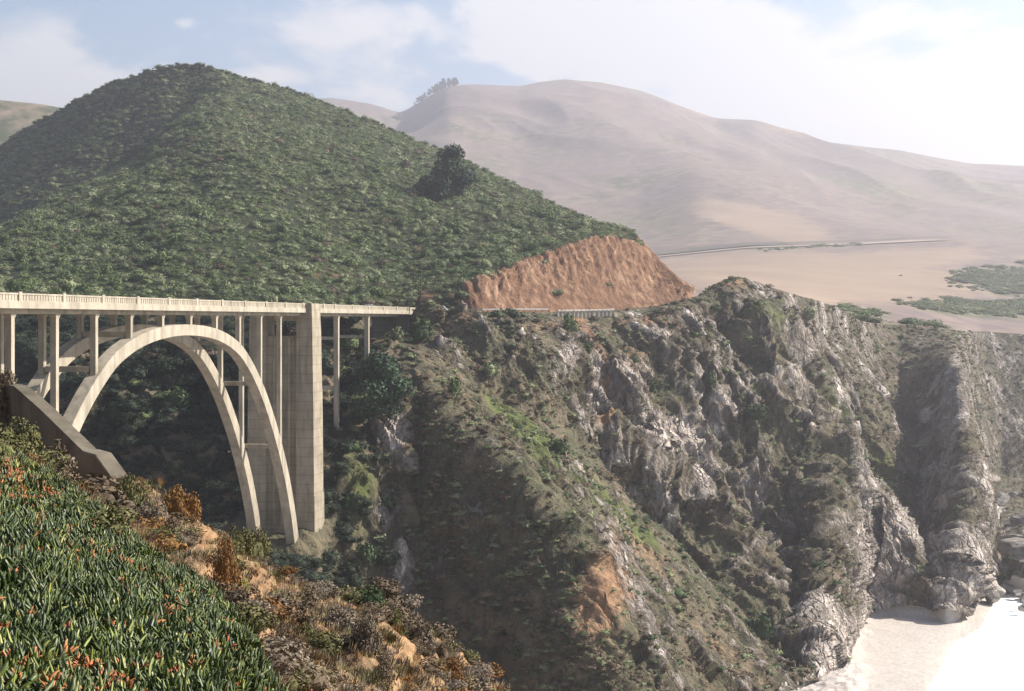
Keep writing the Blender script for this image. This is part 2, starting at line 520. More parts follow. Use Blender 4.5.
s3b = L([(560, 330, 418), (590, 336, 430), (620, 340, 442), (660, 345, 470), (700, 348, 503), (725, 350, 524), (740, 350, 545), (770, 346, 580), (790, 342, 606), (812, 335, 628)], 3)
s4 = L([(560, 346, 372), (600, 353, 372), (640, 363, 368), (690, 379, 362), (735, 388, 342), (770, 396, 322), (786, 397, 339), (801, 396, 365), (820, 393, 399), (831, 391, 425), (850, 385, 482), (877, 379, 516),
        (896, 373, 550), (918, 364, 590), (932, 357, 612)], 3)
s4b = L([(560, 350, 362), (600, 358, 362), (640, 368, 358), (690, 384, 352), (735, 393, 332), (770, 405, 322), (786, 414, 346), (801, 416, 374), (820, 417, 412), (850, 412, 492), (877, 404, 534), (896, 396, 568),
         (918, 384, 592), (932, 370, 603)], 3)
s5 = L([(560, 356, 342), (640, 376, 334), (735, 398, 300), (770, 410, 302), (801, 422, 330), (820, 430, 360), (850, 434, 385), (880, 430, 428), (900, 424, 468), (920, 416, 505), (938, 410, 508), (952, 402, 500), (964, 398, 470),
        (971, 400, 440), (977, 414, 590), (1000, 414, 588), (1024, 410, 585), (1400, 420, 580)], 1.3)
s5b = L([(560, 360, 330), (640, 381, 322), (735, 401, 287), (770, 411, 294), (801, 424, 312), (820, 440, 335), (850, 458, 345), (880, 470, 372), (900, 468, 385), (920, 460, 382), (938, 452, 372), (952, 446, 366), (962, 440, 372),
         (971, 425, 445), (977, 600, 492), (1000, 628, 482), (1024, 628, 482), (1400, 640, 480)], 1.3)
mL = 1 - sstep(530, 590, cols)                           # left part: lines spread evenly over the slope
for nm, ln, t in (('S2b', s2b, .10), ('S3', s3, .25), ('S3b', s3b, .35), ('S4', s4, .5), ('S4b', s4b, .6), ('S5', s5, .75), ('S5b', s5b, .86)):
    LN[nm] = blend(ln, lerp(s2, RR, t), mL)
LN['S1'], LN['S2'], LN['R'] = s1, s2, RR
_ab = sstep(325, 355, cols) * (1 - sstep(410, 428, cols))   # the bank stays low in front of the bridge's end
for nm, dz in (('S4', 2.0), ('S4b', 3.5), ('S5', 5.5), ('S5b', 7.0)): LN[nm][1] -= _ab * dz


def toe_merge(nm, px0, px1, t, ref):
    m = sstep(px0, px1, cols)
    LN[nm] = blend(LN[nm], lerp(LN['S0'], LN[ref], t), m)


for nm, t in (('S4', .30), ('S4b', .42)): toe_merge(nm, 926, 940, t, 'S5')
for nm, t in (('S1', .12), ('S2', .22), ('S2b', .30), ('S3', .44), ('S3b', .55)):
    toe_merge(nm, 795, 835, t, 'S4')

H = L([(-1100, 800, 320), (-300, 800, 260), (0, 800, 152), (30, 800, 131), (66, 800, 109), (100, 780, 92), (150, 760, 74), (170, 755, 68), (200, 750, 67), (222, 745, 73), (260, 730, 83), (300, 710, 96), (350, 680, 115),
       (400, 650, 136), (450, 620, 156), (500, 580, 181), (550, 540, 206), (600, 490, 229), (632, 450, 241), (652, 436, 262), (675, 424, 285), (690, 418, 298), (700, 424, 298), (737, 430, 292), (800, 450, 300), (862, 495, 323), (920, 528, 326), (945, 530, 329), (960, 540, 331), (968, 620, 332), (978, 692, 332), (1024, 700, 334), (1400, 725, 345)], 3)
mR = sstep(640, 692, cols)                               # right part has no hill, only the plateau behind the cliff edge
LN['RD'] = np.stack([RR[0] + lerp(9.0, 3.0, sstep(690, 720, cols)), RR[1] + 0.02])
cut = L([(-1100, 350, 300), (0, 350, 300), (300, 344, 306), (407, 362, 304), (440, 361, 303), (480, 366, 287), (520, 383, 267), (560, 398, 251), (600, 411, 238), (632, 420, 243), (652, 422, 264), (675, 416, 286.5), (690, 411, 299)], 3)
LN['C'] = blend(cut, lerp(LN['RD'], H, .4), mR)
h2 = L([(-1100, 600, 280), (-300, 580, 270), (0, 540, 242), (80, 560, 198), (150, 590, 160), (190, 640, 122), (230, 690, 92)], 4)
h2b = L([(-1100, 660, 290), (-300, 650, 280), (0, 625, 256), (80, 655, 210), (150, 680, 168), (190, 705, 122), (230, 722, 86)], 4)
mS = sstep(190, 260, cols)
LN['H2'] = blend(h2, lerp(LN['C'], H, .72), mS)
LN['H2b'] = blend(h2b, lerp(LN['C'], H, .82), mS)
LN['H1'] = lerp(LN['C'], LN['H2'], .5)
LN['H1'][1] += 3.0 * (1 - mR)
LN['H'] = H
LN['HB'] = np.stack([H[0] + lerp(80, 12, mR), H[1] - lerp(30, 1.5, mR)])
LN['Q1'] = blend(np.stack([H[0] + 170, H[0] * 0 + 5]), L([(640, 470, 304), (690, 470, 300), (737, 480, 300), (800, 500, 304), (862, 545, 319), (920, 640, 320), (978, 740, 326), (1024, 750, 328), (1400, 780, 340)], 4), sstep(600, 690, cols))
LN['Q2'] = L([(-1100, 1100, 200), (0, 1100, 230), (500, 1000, 290), (640, 900, 282), (700, 900, 282), (740, 900, 284), (800, 900, 290), (860, 900, 298), (920, 920, 303), (1024, 960, 307), (1400, 980, 315)], 6)
LN['Q3'] = L([(-1100, 1300, 0), (-300, 1300, 52), (-100, 1300, 84), (0, 1300, 101), (30, 1300, 104), (60, 1300, 108), (100, 1300, 130), (200, 1300, 190), (300, 1400, 240), (640, 1450, 260), (670, 1450, 257), (750, 1450, 249),
              (850, 1450, 245), (950, 1450, 240), (1024, 1450, 244), (1400, 1450, 250)], 6)
LN['Q4'] = L([(-1100, 1900, 160), (0, 1900, 200), (300, 1900, 230), (560, 1900, 225), (640, 1900, 222), (700, 1900, 205), (740, 1900, 209), (780, 1900, 217), (850, 1900, 228), (925, 1900, 237), (1024, 1900, 243), (1400, 1900, 250)], 6)
LN['M'] = L([(-1100, 3300, 160), (0, 3300, 140), (200, 3300, 112), (330, 3300, 98), (370, 3300, 104), (400, 3300, 113), (412, 3300, 107), (430, 3250, 96), (450, 3200, 87), (480, 3200, 86), (520, 3250, 88), (540, 3300, 84), (565, 3300, 82), (600, 3300, 84), (640, 3300, 93),
             (680, 3300, 109), (715, 3300, 121), (755, 3300, 124), (780, 3300, 133), (810, 3300, 141), (850, 3300, 145), (900, 3300, 151), (940, 3300, 159), (970, 3300, 165), (1024, 3300, 167), (1400, 3300, 185), (2200, 3300, 200)], 2.5)
LN['Q5'] = lerp(LN['Q4'], LN['M'], .45); LN['Q5'][1] -= 18
LN['Q6'] = lerp(LN['Q4'], LN['M'], .8); LN['Q6'][1] -= 5
LN['MB'] = np.stack([LN['M'][0] + 700, LN['M'][1] - 220])

ORDER = ['FA', 'FB', 'FC', 'FC1b', 'FC2', 'FD', 'FE', 'FE2', 'BE', 'S0', 'S1', 'S2', 'S2b', 'S3', 'S3b', 'S4', 'S4b', 'S5', 'S5b', 'R', 'RD', 'C', 'H1', 'H2', 'H2b', 'H', 'HB', 'Q1', 'Q2', 'Q3', 'Q4', 'Q5', 'Q6', 'M', 'MB']
ROWS = dict(FA=45, FB=70, FC=18, FC1b=85, FC2=20, FD=8, FE=5, FE2=10, BE=46, S0=105, S1=78, S2=12, S2b=58, S3=12, S3b=70, S4=14, S4b=52, S5=26, S5b=60, R=7, RD=56, C=70, H1=64, H2=14, H2b=64, H=8, HB=6, Q1=30, Q2=46, Q3=40, Q4=50, Q5=46, Q6=30, M=6)
AMP = dict(  # relief along each line
    FA=.02, FB=.09, FC=.20, FC1b=.34, FC2=.42, FD=1.5, FE=.6, FE2=0, BE=0, S0=2.2, S1=2.8, S2=1.7, S2b=3.6, S3=5, S3b=5, S4=4.6, S4b=4.2, S5=2.4, S5b=1.1, R=.0, RD=.0, C=.9, H1=2.4, H2=2.2, H2b=2.2, H=1.0, HB=1, Q1=.6, Q2=3, Q3=1.0, Q4=10, Q5=38, Q6=28, M=5, MB=8)
for a, b in zip(ORDER[:-1], ORDER[1:]):                  # depths grow along every column
    LN[b][0] = np.maximum(LN[b][0], LN[a][0] + 0.4)

rows_d, rows_z, rows_a, row_of = [], [], [], {}
for a, b in zip(ORDER[:-1], ORDER[1:]):
    n = ROWS[a]
    row_of[a] = len(rows_d)
    for k in range(n):
        t = k / n
        rows_d.append(lerp(LN[a][0], LN[b][0], t)); rows_z.append(lerp(LN[a][1], LN[b][1], t)); rows_a.append(lerp(AMP[a], AMP[b], t))
row_of[ORDER[-1]] = len(rows_d)
rows_d.append(LN[ORDER[-1]][0]); rows_z.append(LN[ORDER[-1]][1]); rows_a.append(AMP[ORDER[-1]])
GD, GZ, GA = np.array(rows_d), np.array(rows_z), np.array(rows_a)[:, None] * np.ones(NC)[None]
NR = len(GD)


def smooth_rows(r0, r1, it):
    """relax the creases between lines, keeping the first and the last row"""
    for _ in range(it):
        GD[r0 + 1:r1] = .25 * GD[r0:r1 - 1] + .5 * GD[r0 + 1:r1] + .25 * GD[r0 + 2:r1 + 1]
        GZ[r0 + 1:r1] = .25 * GZ[r0:r1 - 1] + .5 * GZ[r0 + 1:r1] + .25 * GZ[r0 + 2:r1 + 1]


smooth_rows(row_of['C'], row_of['H'], 45)
smooth_rows(row_of['FA'], row_of['FC'], 60)
smooth_rows(row_of['Q1'], row_of['Q3'], 60)
smooth_rows(row_of['Q3'], row_of['M'], 160)
smooth_rows(row_of['S0'], row_of['R'], 6)
PX = np.broadcast_to(cols[None], GD.shape)
PY = HY - GZ * FPX / GD                                  # the row each point would show at
GX = (PX - CX) * GD / FPX
# normals of the smooth land
P = np.stack([GX, GD, GZ], -1)
du = np.gradient(P, axis=1); dv = np.gradient(P, axis=0)
NRM = np.cross(du, dv); NRM /= (np.linalg.norm(NRM, axis=-1, keepdims=True) + 1e-9)
NRM[NRM[..., 2] < 0] *= -1


def band(a, b): return slice(row_of[a], row_of[b] + 1)


DISP = np.zeros(GD.shape)
# near bank
s = band('FA', 'FE'); q = P[s]
DISP[s] = GA[s] * (fbm(q / 1.9, 5, .55) * 1.3 + .7 * sstep(16, 20, GD[s]) * fbm(np.stack([(q[..., 0] * .8 + q[..., 1] * .4) / 2.2, q[..., 1] / 7, q[..., 2] / 5], -1), 4, .5, ridged=True) + 0.25 * fbm(q / 0.35, 3))
# cliffs: gullies that run down towards the sea, then blocks and ledges
s = band('S0', 'R'); q = P[s]
cx_ = q[..., 0] * .76 + q[..., 1] * .65; gx_ = -q[..., 0] * .65 + q[..., 1] * .76
gul = fbm(np.stack([cx_ / 17 + .25 * fbm(q / 40, 3), gx_ / 70, q[..., 2] / 90], -1), 4, .5, ridged=True)
blk = fbm(q * np.array([1, 1, .7]) / 9.0, 5, .6)
crg = fbm(q / 3.4, 4, .62, ridged=True)
big = fbm(np.stack([cx_ / 42 + .3 * fbm(q / 60, 2), gx_ / 160, q[..., 2] / 200], -1), 2, .5, ridged=True)
crf = fbm(q * np.array([1, 1, .6]) / 1.5, 3, .6, ridged=True)
rib = fbm(np.stack([cx_ / 6.5 + .3 * fbm(q / 14, 2), gx_ / 26, q[..., 2] / 30], -1), 3, .55, ridged=True)
wq = np.stack([cx_, gx_ * .55, q[..., 2] * .62], -1) + 1.2 * fbm(q / 9, 2)[..., None]
fc1, fc2 = facets(wq / 9.5), facets(wq / 3.6 + 7.7)
DISP[s] = GA[s] * (1.0 * gul + .75 * big + .45 * blk + .40 * rib + .62 * fc1 + .30 * fc2 + .16 * crg + .10 * crf)
GUL = np.zeros(GD.shape); GUL[s] = gul
BLK = np.zeros(GD.shape); BLK[s] = blk
s = band('RD', 'HB'); q = P[s]
hg = fbm(np.stack([(q[..., 0] + .2 * q[..., 1]) / 75 + .35 * fbm(q / 120, 2), q[..., 1] / 330, q[..., 2] / 260], -1), 3, .5, ridged=True)
DISP[s] = GA[s] * (2.6 * hg + 1.0 * fbm(q / 60, 4, .5) + .9 * fbm(q / 16, 4, .55))
s = band('HB', 'MB'); q = P[s]
mg = fbm(np.stack([(q[..., 0] + .25 * q[..., 1]) / 420, q[..., 1] / 1500, q[..., 2] / 900], -1) + .3 * fbm(q / 600, 2)[..., None], 3, .40, ridged=True)
DISP[s] = GA[s] * (1.5 * mg + .10 * fbm(q / 160, 3, .5))
DISP[band('RD', 'HB')] *= 1 - .88 * sstep(688, 700, PX[band('RD', 'HB')])
# the face of the road cut is fluted
cutm = np.zeros(GD.shape)
s = band('RD', 'C')
cutm[s] = (sstep(452, 475, PX) * (1 - sstep(684, 694, PX)))[s]
q = P[s]
DISP[s] += cutm[s] * np.minimum(1, (GA[s] * 1.4)) * 1.9 * fbm(np.stack([q[..., 0] / 1.7 + q[..., 2] / 7, q[..., 1] / 9.0, q[..., 2] / 22.0], -1), 4, .66, ridged=True)
_fade = np.zeros(GD.shape); _fade[band('S2', 'R')] = np.broadcast_to(_ab, GD.shape)[band('S2', 'R')]
DISP *= 1 - .93 * _fade
# no relief at the road
P += NRM * DISP[..., None]
_rs = slice(row_of['S4'], row_of['R'])                   # the bank below never stands higher than the road
_cm = (cols > 330) & (cols < 684)
P[_rs][:, _cm, 2] = np.minimum(P[_rs][:, _cm, 2], GZ[row_of['R']][_cm] - .02 - .012 * (GD[row_of['R']][_cm] - P[_rs][:, _cm, 1]).clip(0))
P[..., 2] += EYE

# ---- what covers the land: stone, bare soil, green
ROCK = np.zeros(GD.shape); SOIL = np.zeros(GD.shape); GREEN = np.zeros(GD.shape)


def patch(arr, rows, cx, cy, rx, ry, ang=0.0, w=1.0):
    dx, dy = PX[rows] - cx, PY[rows] - cy
    c, s_ = math.cos(R(ang)), math.sin(R(ang))
    u = (dx * c + dy * s_) / rx; v = (-dx * s_ + dy * c) / ry
    arr[rows] = np.maximum(arr[rows], w * np.exp(-(u * u + v * v) * .9))


cl = band('S0', 'R')
slope = 1 - NRM[..., 2]
RIB = np.zeros(GD.shape); RIB[cl] = rib
ROCK[cl] = 0.17 + 0.16 * sstep(.2, .6, slope[cl]) + .22 * BLK[cl] + 0.10 * GUL[cl] + .14 * RIB[cl] + .16 * fc1 + .08 * fc2
ROCK[cl] *= sstep(300, 420, PX[cl]) * .75 + .25
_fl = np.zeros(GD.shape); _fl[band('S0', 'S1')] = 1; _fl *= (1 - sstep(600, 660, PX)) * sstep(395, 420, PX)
ROCK[cl] *= 1 - .3 * _fl[cl]  # less pale stone on the spur's flank: part of its shade is painted
for a in [(655, 445, 50, 34, 25, .98), (690, 480, 22, 40, 0, .85), (610, 400, 36, 40, 10, .66), (575, 400, 10, 60, 0, .72), (545, 380, 18, 34, 20, .66), (745, 500, 26, 46, 10, .70), (700, 420, 40, 50, 30, .62), (655, 345, 26, 16, 20, .62),
          (868, 565, 36, 60, -20, 1.25), (850, 500, 14, 26, -20, 1.1), (945, 585, 26, 44, 0, 1.15), (930, 500, 26, 60, 20, .72), (954, 430, 12, 90, 0, .9), (840, 650, 34, 40, 40, 1.15), (820, 620, 14, 16, 0, 1.1), (800, 420, 14, 46, -30, .66), (790, 350, 16, 40, -30, .62),
          (395, 440, 18, 40, 0, .72), (380, 520, 22, 34, 20, .74), (395, 570, 14, 24, 0, .72), (440, 570, 14, 40, 10, .5), (1000, 560, 40, 50, 0, .62), (990, 480, 12, 8, 0, .8), (740, 560, 14, 40, 30, .58), (760, 600, 40, 10, 50, .55), (520, 480, 26, 12, 45, .45)]:
    patch(ROCK, cl, *a)
for a in [(578, 350, 8, 70, 0, 1.05), (588, 415, 14, 34, 0, .9), (598, 600, 22, 80, 5, .72), (640, 330, 50, 12, 0, .55), (450, 345, 30, 20, 20, .5), (620, 380, 30, 40, 20, .52), (560, 335, 60, 14, 0, .58), (730, 285, 24, 10, 10, .56), (430, 320, 22, 8, 0, .66), (700, 650, 60, 14, 42, .5), (640, 560, 60, 12, 42, .5)]:
    patch(SOIL, cl, *a)
for a in [(520, 440, 62, 13, 40, 1.1), (560, 480, 72, 14, 42, 1.0), (620, 525, 56, 9, 44, .95), (455, 330, 26, 10, 0, .7), (740, 405, 16, 12, 20, .7), (640, 382, 12, 10, 0, .7), (690, 378, 10, 10, 0, .66), (360, 400, 30, 34, 0, .6), (840, 420, 24, 70, -35, .62), (760, 320, 40, 30, 0, .55), (880, 480, 20, 50, -30, .6), (350, 500, 20, 60, 0, .55), (800, 330, 30, 30, 0, .5)]:
    patch(GREEN, cl, *a)
GREEN[cl] = np.maximum(GREEN[cl], .30 * (1 - sstep(230, 340, PX[cl])))
hl = band('RD', 'HB')
cutm[hl] = np.maximum(cutm[hl], sstep(630, 644, PX[hl]) * (1 - sstep(690, 700, PX[hl])))
SOIL[hl] = np.maximum(SOIL[hl], cutm[hl])
for a in [(430, 302, 18, 6, 0, .75), (250, 120, 60, 8, 60, .45), (160, 165, 60, 7, -35, .55), (60, 215, 50, 6, -30, .55), (250, 175, 40, 8, 50, .45), (560, 240, 70, 9, 25, .55), (615, 240, 14, 10, 0, .7), (330, 280, 60, 8, 0, .45)]:
    patch(SOIL, hl, *a)
ROCK[hl] = cutm[hl] * (.38 + .30 * fbm(P[hl] / 14, 3))
SOIL[hl] = np.maximum(SOIL[hl], .42 * sstep(688, 700, PX[hl]))
GREEN[hl] = .46 * (1 - sstep(440, 520, PX[hl]) * .5) * (1 - sstep(640, 690, PX[hl])) * (1 - cutm[hl]) + .25 * fbm(P[hl] / 70, 3) * (1 - sstep(640, 690, PX[hl]))
md = band('HB', 'MB')
fb = fbm(P[md] / 260, 4)
SOIL[md] = .42 + .1 * fb
for a in [(820, 280, 190, 30, 4, 1.05), (760, 226, 100, 14, 14, .95), (900, 262, 110, 16, -4, .9), (600, 110, 40, 40, 30, .5), (700, 118, 30, 8, 25, .7), (780, 145, 40, 5, 20, .7), (545, 110, 30, 30, 40, .5)]:
    patch(SOIL, md, *a)
for a in [(1018, 284, 80, 17, 0, 1.1), (985, 312, 110, 10, 3, .9), (860, 314, 60, 6, 5, .66), (1030, 312, 60, 14, 0, .8), (800, 249, 150, 3.5, -3.6, .62), (720, 255, 60, 2.5, -6, .6), (880, 205, 130, 18, 14, .58), (980, 205, 90, 24, 8, .62), (660, 170, 26, 16, 40, .5), (520, 150, 110, 16, 42, .52), (640, 232, 60, 14, 10, .5), (20, 125, 110, 45, 0, 1.5), (-90, 120, 220, 70, 0, 1.5), (700, 180, 30, 30, 0, .42)]:
    patch(GREEN, md, *a)
for a in [(930, 323, 120, 7, 3, .85), (790, 298, 60, 6, 20, .6)]: patch(GREEN, hl, *a)
GREEN[md] = np.maximum(GREEN[md], .46 + .34 * fb - .22 * mg)
nr = band('FA', 'FE')
GREEN[nr] = .75 * (1 - sstep(225, 300, PX[nr] + (PY[nr] - 691) * .0)) * (1 - sstep(16, 24, GD[nr]))
SOIL[nr] = .50 + .30 * fbm(P[nr] / 2.2, 3)
for a in [(108, 522, 26, 9, 42, 1), (140, 552, 30, 10, 52, 1), (198, 555, 13, 40, -18, 1), (226, 600, 18, 40, -35, 1), (260, 600, 22, 30, 30, .72), (300, 620, 24, 30, 20, .62), (250, 650, 30, 30, 0, .66), (390, 665, 30, 14, 20, .75), (330, 610, 30, 14, 25, .55)]:
    patch(SOIL, nr, *a)
bc = band('FE', 'S0')
_sl = 1 - sstep(-14, 14, PX[bc] - 858 + 26 * fbm(P[bc] / 9, 4))
ROCK[bc] = .95 * _sl * sstep(640, 700, PX[bc])
P[bc][..., 2] += 1.3 * np.maximum(0, fbm(P[bc] / 7, 4, .55, ridged=True) + .1) * _sl * sstep(640, 700, PX[bc])


def sheet(name, a, b, mat, kind='structure'):
    r0, r1 = row_of[a], row_of[b] + 1
    v = P[r0:r1].reshape(-1, 3)
    n = r1 - r0
    i = (np.arange(n - 1)[:, None] * NC + np.arange(NC - 1)[None]).ravel()
    f = np.stack([i, i + 1, i + NC + 1, i + NC], 1)
    me = mesh_np(name, v, f)
    for nm, arr in (('rock', ROCK), ('soil', SOIL), ('green', GREEN)):
        add_attr(me, nm, arr[r0:r1].ravel())
    me.materials.append(mat)
    o = link(name, me)
    o['kind'] = kind
    return o


sheet('ground', 'FA', 'FD', M_NEAR)
sheet('valley', 'FD', 'FE2', M_CLIFF)
sheet('beach', 'FE2', 'S0', M_SAND)
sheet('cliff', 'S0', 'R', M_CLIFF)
sheet('road_shoulder', 'R', 'RD', M_PALEROAD)
_h = sheet('hill', 'RD', 'HB', M_HILL)
_h.data.materials.append(M_FAR)                          # past the cut the plateau's dry grass begins
_nr = row_of['HB'] - row_of['RD']
_h.data.polygons.foreach_set('material_index', np.tile((cols[:-1] > 693).astype(np.int32), _nr))
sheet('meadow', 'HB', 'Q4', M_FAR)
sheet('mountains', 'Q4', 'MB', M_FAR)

# colour index lookup: the land's point at (px, row)
def land_at(px, py, a, b):
    """the land point in band a..b that shows nearest (px, py)"""
    c = int(np.argmin(np.abs(cols - px)))
    r0, r1 = row_of[a], row_of[b] + 1
    pr = P[r0:r1, c]
    yy = HY - (pr[:, 2] - EYE) * FPX / pr[:, 1]
    k = int(np.argmin(np.abs(yy - py)))
    return Vector(pr[k])
#@@REST@@
# ------------------------------------------------------------------ sea and air
def build_sea():
    m, nt, b = new_mat('sea_water')
    n = noise_tex(nt, 0.05, 8, 0.62, dist=0.6)
    n2 = noise_tex(nt, 0.8, 4, 0.6)
    sepn = N(nt, 'ShaderNodeSeparateXYZ')
    tc = N(nt, 'ShaderNodeTexCoord')
    nt.links.new(tc.outputs['Object'], sepn.inputs[0])
    near = N(nt, 'ShaderNodeMapRange')                               # broken surf lies along the beach, open water beyond it
    near.inputs['From Min'].default_value = 150
    near.inputs['From Max'].default_value = 420
    near.inputs['To Min'].default_value = 0.42
    near.inputs['To Max'].default_value = 0.0
    nt.links.new(sepn.outputs['X'], near.inputs['Value'])
    f = sharpen(nt, math_n(nt, 'ADD', near.outputs[0], 0.28), n, 4.0)
    c = mixc(nt, f, (0.16, 0.30, 0.31), (0.86, 0.87, 0.86))
    nt.links.new(c, b.inputs['Base Color'])
    rr = N(nt, 'ShaderNodeMapRange')
    rr.inputs['To Min'].default_value = 0.12
    rr.inputs['To Max'].default_value = 0.7
    nt.links.new(f, rr.inputs['Value'])
    nt.links.new(rr.outputs[0], b.inputs['Roughness'])
    b.inputs['Specular IOR Level'].default_value = 0.5
    bump(nt, b, math_n(nt, 'ADD', n2, n), 0.35, 0.8)
    v = np.array([[-400, -150, 0], [4600, -150, 0], [4600, 4300, 0], [-400, 4300, 0]], float)
    o = link('sea', mesh_np('sea', v, np.array([[0, 1, 2, 3]])), None, m)
    o['kind'] = 'structure'


build_sea()


def build_haze():
    m = bpy.data.materials.new('haze_air')
    m.use_nodes = True
    nt = m.node_tree
    nt.nodes.clear()
    out = N(nt, 'ShaderNodeOutputMaterial')
    pv = N(nt, 'ShaderNodeVolumePrincipled')
    pv.inputs['Color'].default_value = (0.95, 0.92, 1.0, 1)
    pv.inputs['Density'].default_value = HAZE
    pv.inputs['Anisotropy'].default_value = 0.55
    nt.links.new(pv.outputs[0], out.inputs['Volume'])
    bm = bmesh.new()
    bmesh.ops.create_cube(bm, size=1.0)
    for v in bm.verts:
        v.co.x *= 10400; v.co.y = (v.co.y + .5) * 4900 - 300; v.co.z = (v.co.z + .5) * (HAZE_TOP + 90) - 90
    me = bpy.data.meshes.new('haze')
    bm.to_mesh(me); bm.free()
    o = link('haze', me, None, m)
    o['kind'] = 'stuff'


HAZE, HAZE_TOP = 2.7e-4, 720.0
build_haze()


# ------------------------------------------------------------------ the bridge
BD, BANG = 149.87, R(8.825)                              # distance and heading of the row of columns
B0 = Vector((-502.16 * BD / FPX, BD, 0))
SCR = 47.0                                               # the crown's place along the bridge (columns stand every 10 m)
ZB = -42.0                                               # height of the arch's foot against the eye
U = Vector((math.sin(BANG), math.cos(BANG), 0)); W = Vector((math.cos(BANG), -math.sin(BANG), 0))
bridge = empty('arch_bridge', B0 + U * SCR + Vector((0, 0, EYE + ZB)), -BANG)
tag(bridge, 'tall pale concrete arch bridge spanning the canyon, with a railed deck on slender columns', 'bridge')
LF = -6.6                                                # the far rib's offset


class Boxes:
    def __init__(self): self.v, self.f = [], []

    def hexa(self, lo, hi):
        """a box between two rectangles (x0,x1,y0,y1,z)"""
        n = len(self.v)
        for x0, x1, y0, y1, z in (lo, hi): self.v += [(x0, y0, z), (x1, y0, z), (x1, y1, z), (x0, y1, z)]
        self.f += [[n + a for a in q] for q in ((0, 3, 2, 1), (4, 5, 6, 7), (0, 1, 5, 4), (1, 2, 6, 5), (2, 3, 7, 6), (3, 0, 4, 7))]
        return self

    def box(self, x0, x1, y0, y1, z0, z1): return self.hexa((x0, x1, y0, y1, z0), (x0, x1, y0, y1, z1))

    def bar(self, a, b, w, h=None):
        """a square bar from a to b"""
        a, b = Vector(a), Vector(b)
        h = h or w
        t = (b - a).normalized()
        up = Vector((0, 0, 1)) if abs(t.z) < .9 else Vector((0, 1, 0))
        sx = t.cross(up).normalized() * w / 2
        sy = sx.cross(t).normalized() * h / 2
        n = len(self.v)
        for p in (a, b): self.v += [tuple(p - sx - sy), tuple(p + sx - sy), tuple(p + sx + sy), tuple(p - sx + sy)]
        self.f += [[n + k for k in q] for q in ((0, 3, 2, 1), (4, 5, 6, 7), (0, 1, 5, 4), (1, 2, 6, 5), (2, 3, 7, 6), (3, 0, 4, 7))]
        return self

    def build(self, name, mat, parent=None):
        return link(name, mesh_np(name, np.array(self.v, float), np.array(self.f), smooth=False), parent, mat)


def by(i): return i * 10.0 - SCR
def bz(z): return z - ZB


def arch_top(dl):
    a = np.abs(dl)
    return np.interp(a, [0, .5, 1, 1.4, 1.8, 2.3, 2.7, 3, 3.3, 3.6, 4, 4.3, 4.6, 4.85, 5.1, 5.3, 5.5],
                     [-.72, -.84, -1.2, -1.72, -2.55, -4.1, -6.4, -8.4, -10.8, -13.6, -18.0, -21.8, -26.2, -30.6, -36.2, -42.0, -49.0])


def arch_rib(x0):
    dl = np.linspace(-5.45, 5.45, 121)
    y = dl * 10
    z = arch_top(dl)
    k = np.exp(-0.5 * (np.arange(-4, 5) / 1.8) ** 2); k /= k.sum()
    z = np.convolve(np.pad(z, 4, mode='reflect', reflect_type='odd'), k, mode='valid')
    ty, tz = np.gradient(y), np.gradient(z)
    l = np.hypot(ty, tz); ny, nz = -tz / l, ty / l
    th = 1.5 + 0.95 * (np.abs(dl) / 5.45) ** 1.5
    top = np.stack([y, z], -1); bot = top - th[:, None] * np.stack([ny, nz], -1)
    v, f = [], []
    for a, b in zip(top, bot):
        v += [(x0 - .78, a[0], bz(a[1])), (x0 + .78, a[0], bz(a[1])), (x0 + .78, b[0], bz(b[1])), (x0 - .78, b[0], bz(b[1]))]
    for i in range(len(top) - 1):
        n = i * 4
        for a, b in ((0, 1), (1, 2), (2, 3), (3, 0)): f.append([n + a, n + b, n + 4 + b, n + 4 + a])
    f.append([0, 3, 2, 1]); n = len(v) - 4; f.append([n, n + 1, n + 2, n + 3])
    return link('arch_rib', mesh_np('arch_rib', np.array(v), np.array(f), smooth=False), bridge, M_CONC)


arch_rib(0.0); arch_rib(LF)

I0, I1 = -8.6, 18.15
# deck slab, fascia, girders
d = Boxes()
d.box(LF - 1.05, 1.05, by(I0), by(I1), bz(1.25), bz(1.70))
for x in (1.05, LF - 1.35): d.box(x, x + .30, by(I0), by(I1), bz(1.12), bz(1.86))
d.build('deck', M_CONC, bridge)
d = Boxes()
for x in (0.0, LF): d.box(x - .35, x + .35, by(I0) + .1, by(I1) - .1, bz(.55), bz(1.248))
for k in range(int((I1 - I0) * 2)): d.box(LF + .352, -.352, by(I0 + .25 + k * .5) - .2, by(I0 + .25 + k * .5) + .2, bz(.75), bz(1.247))
d.build('girder', M_TOWER, bridge)
Boxes().box(LF - .6, .6, by(I0), by(I1) + 12, bz(1.704), bz(1.712)).build('roadway', M_ASPH, bridge)
# railings with their posts
posts = [x for x in np.arange(-8.0, 10.1, 1.0)] + [11.25, 12.0, 13.25, 14.5, 15.75, 17.0, 18.1]
for x0 in (.86, LF - 1.16):
    r = Boxes()
    r.box(x0, x0 + .30, by(I0), by(I1), bz(2.56), bz(2.74)); r.box(x0 + .02, x0 + .28, by(I0), by(I1), bz(1.701), bz(1.98))
    r.box(x0 + .11, x0 + .19, by(I0), by(I1), bz(1.98), bz(2.56))
    for y in np.arange(by(I0) + .3, by(I1) - .2, .62): r.box(x0 + .055, x0 + .245, y - .23, y + .23, bz(1.985), bz(2.555))
    r.build('railing', M_CONC, bridge)
    for i in posts: Boxes().box(x0 - .07, x0 + .37, by(i) - .34, by(i) + .34, bz(1.703), bz(2.88)).build('railing_post', M_CONC, bridge)


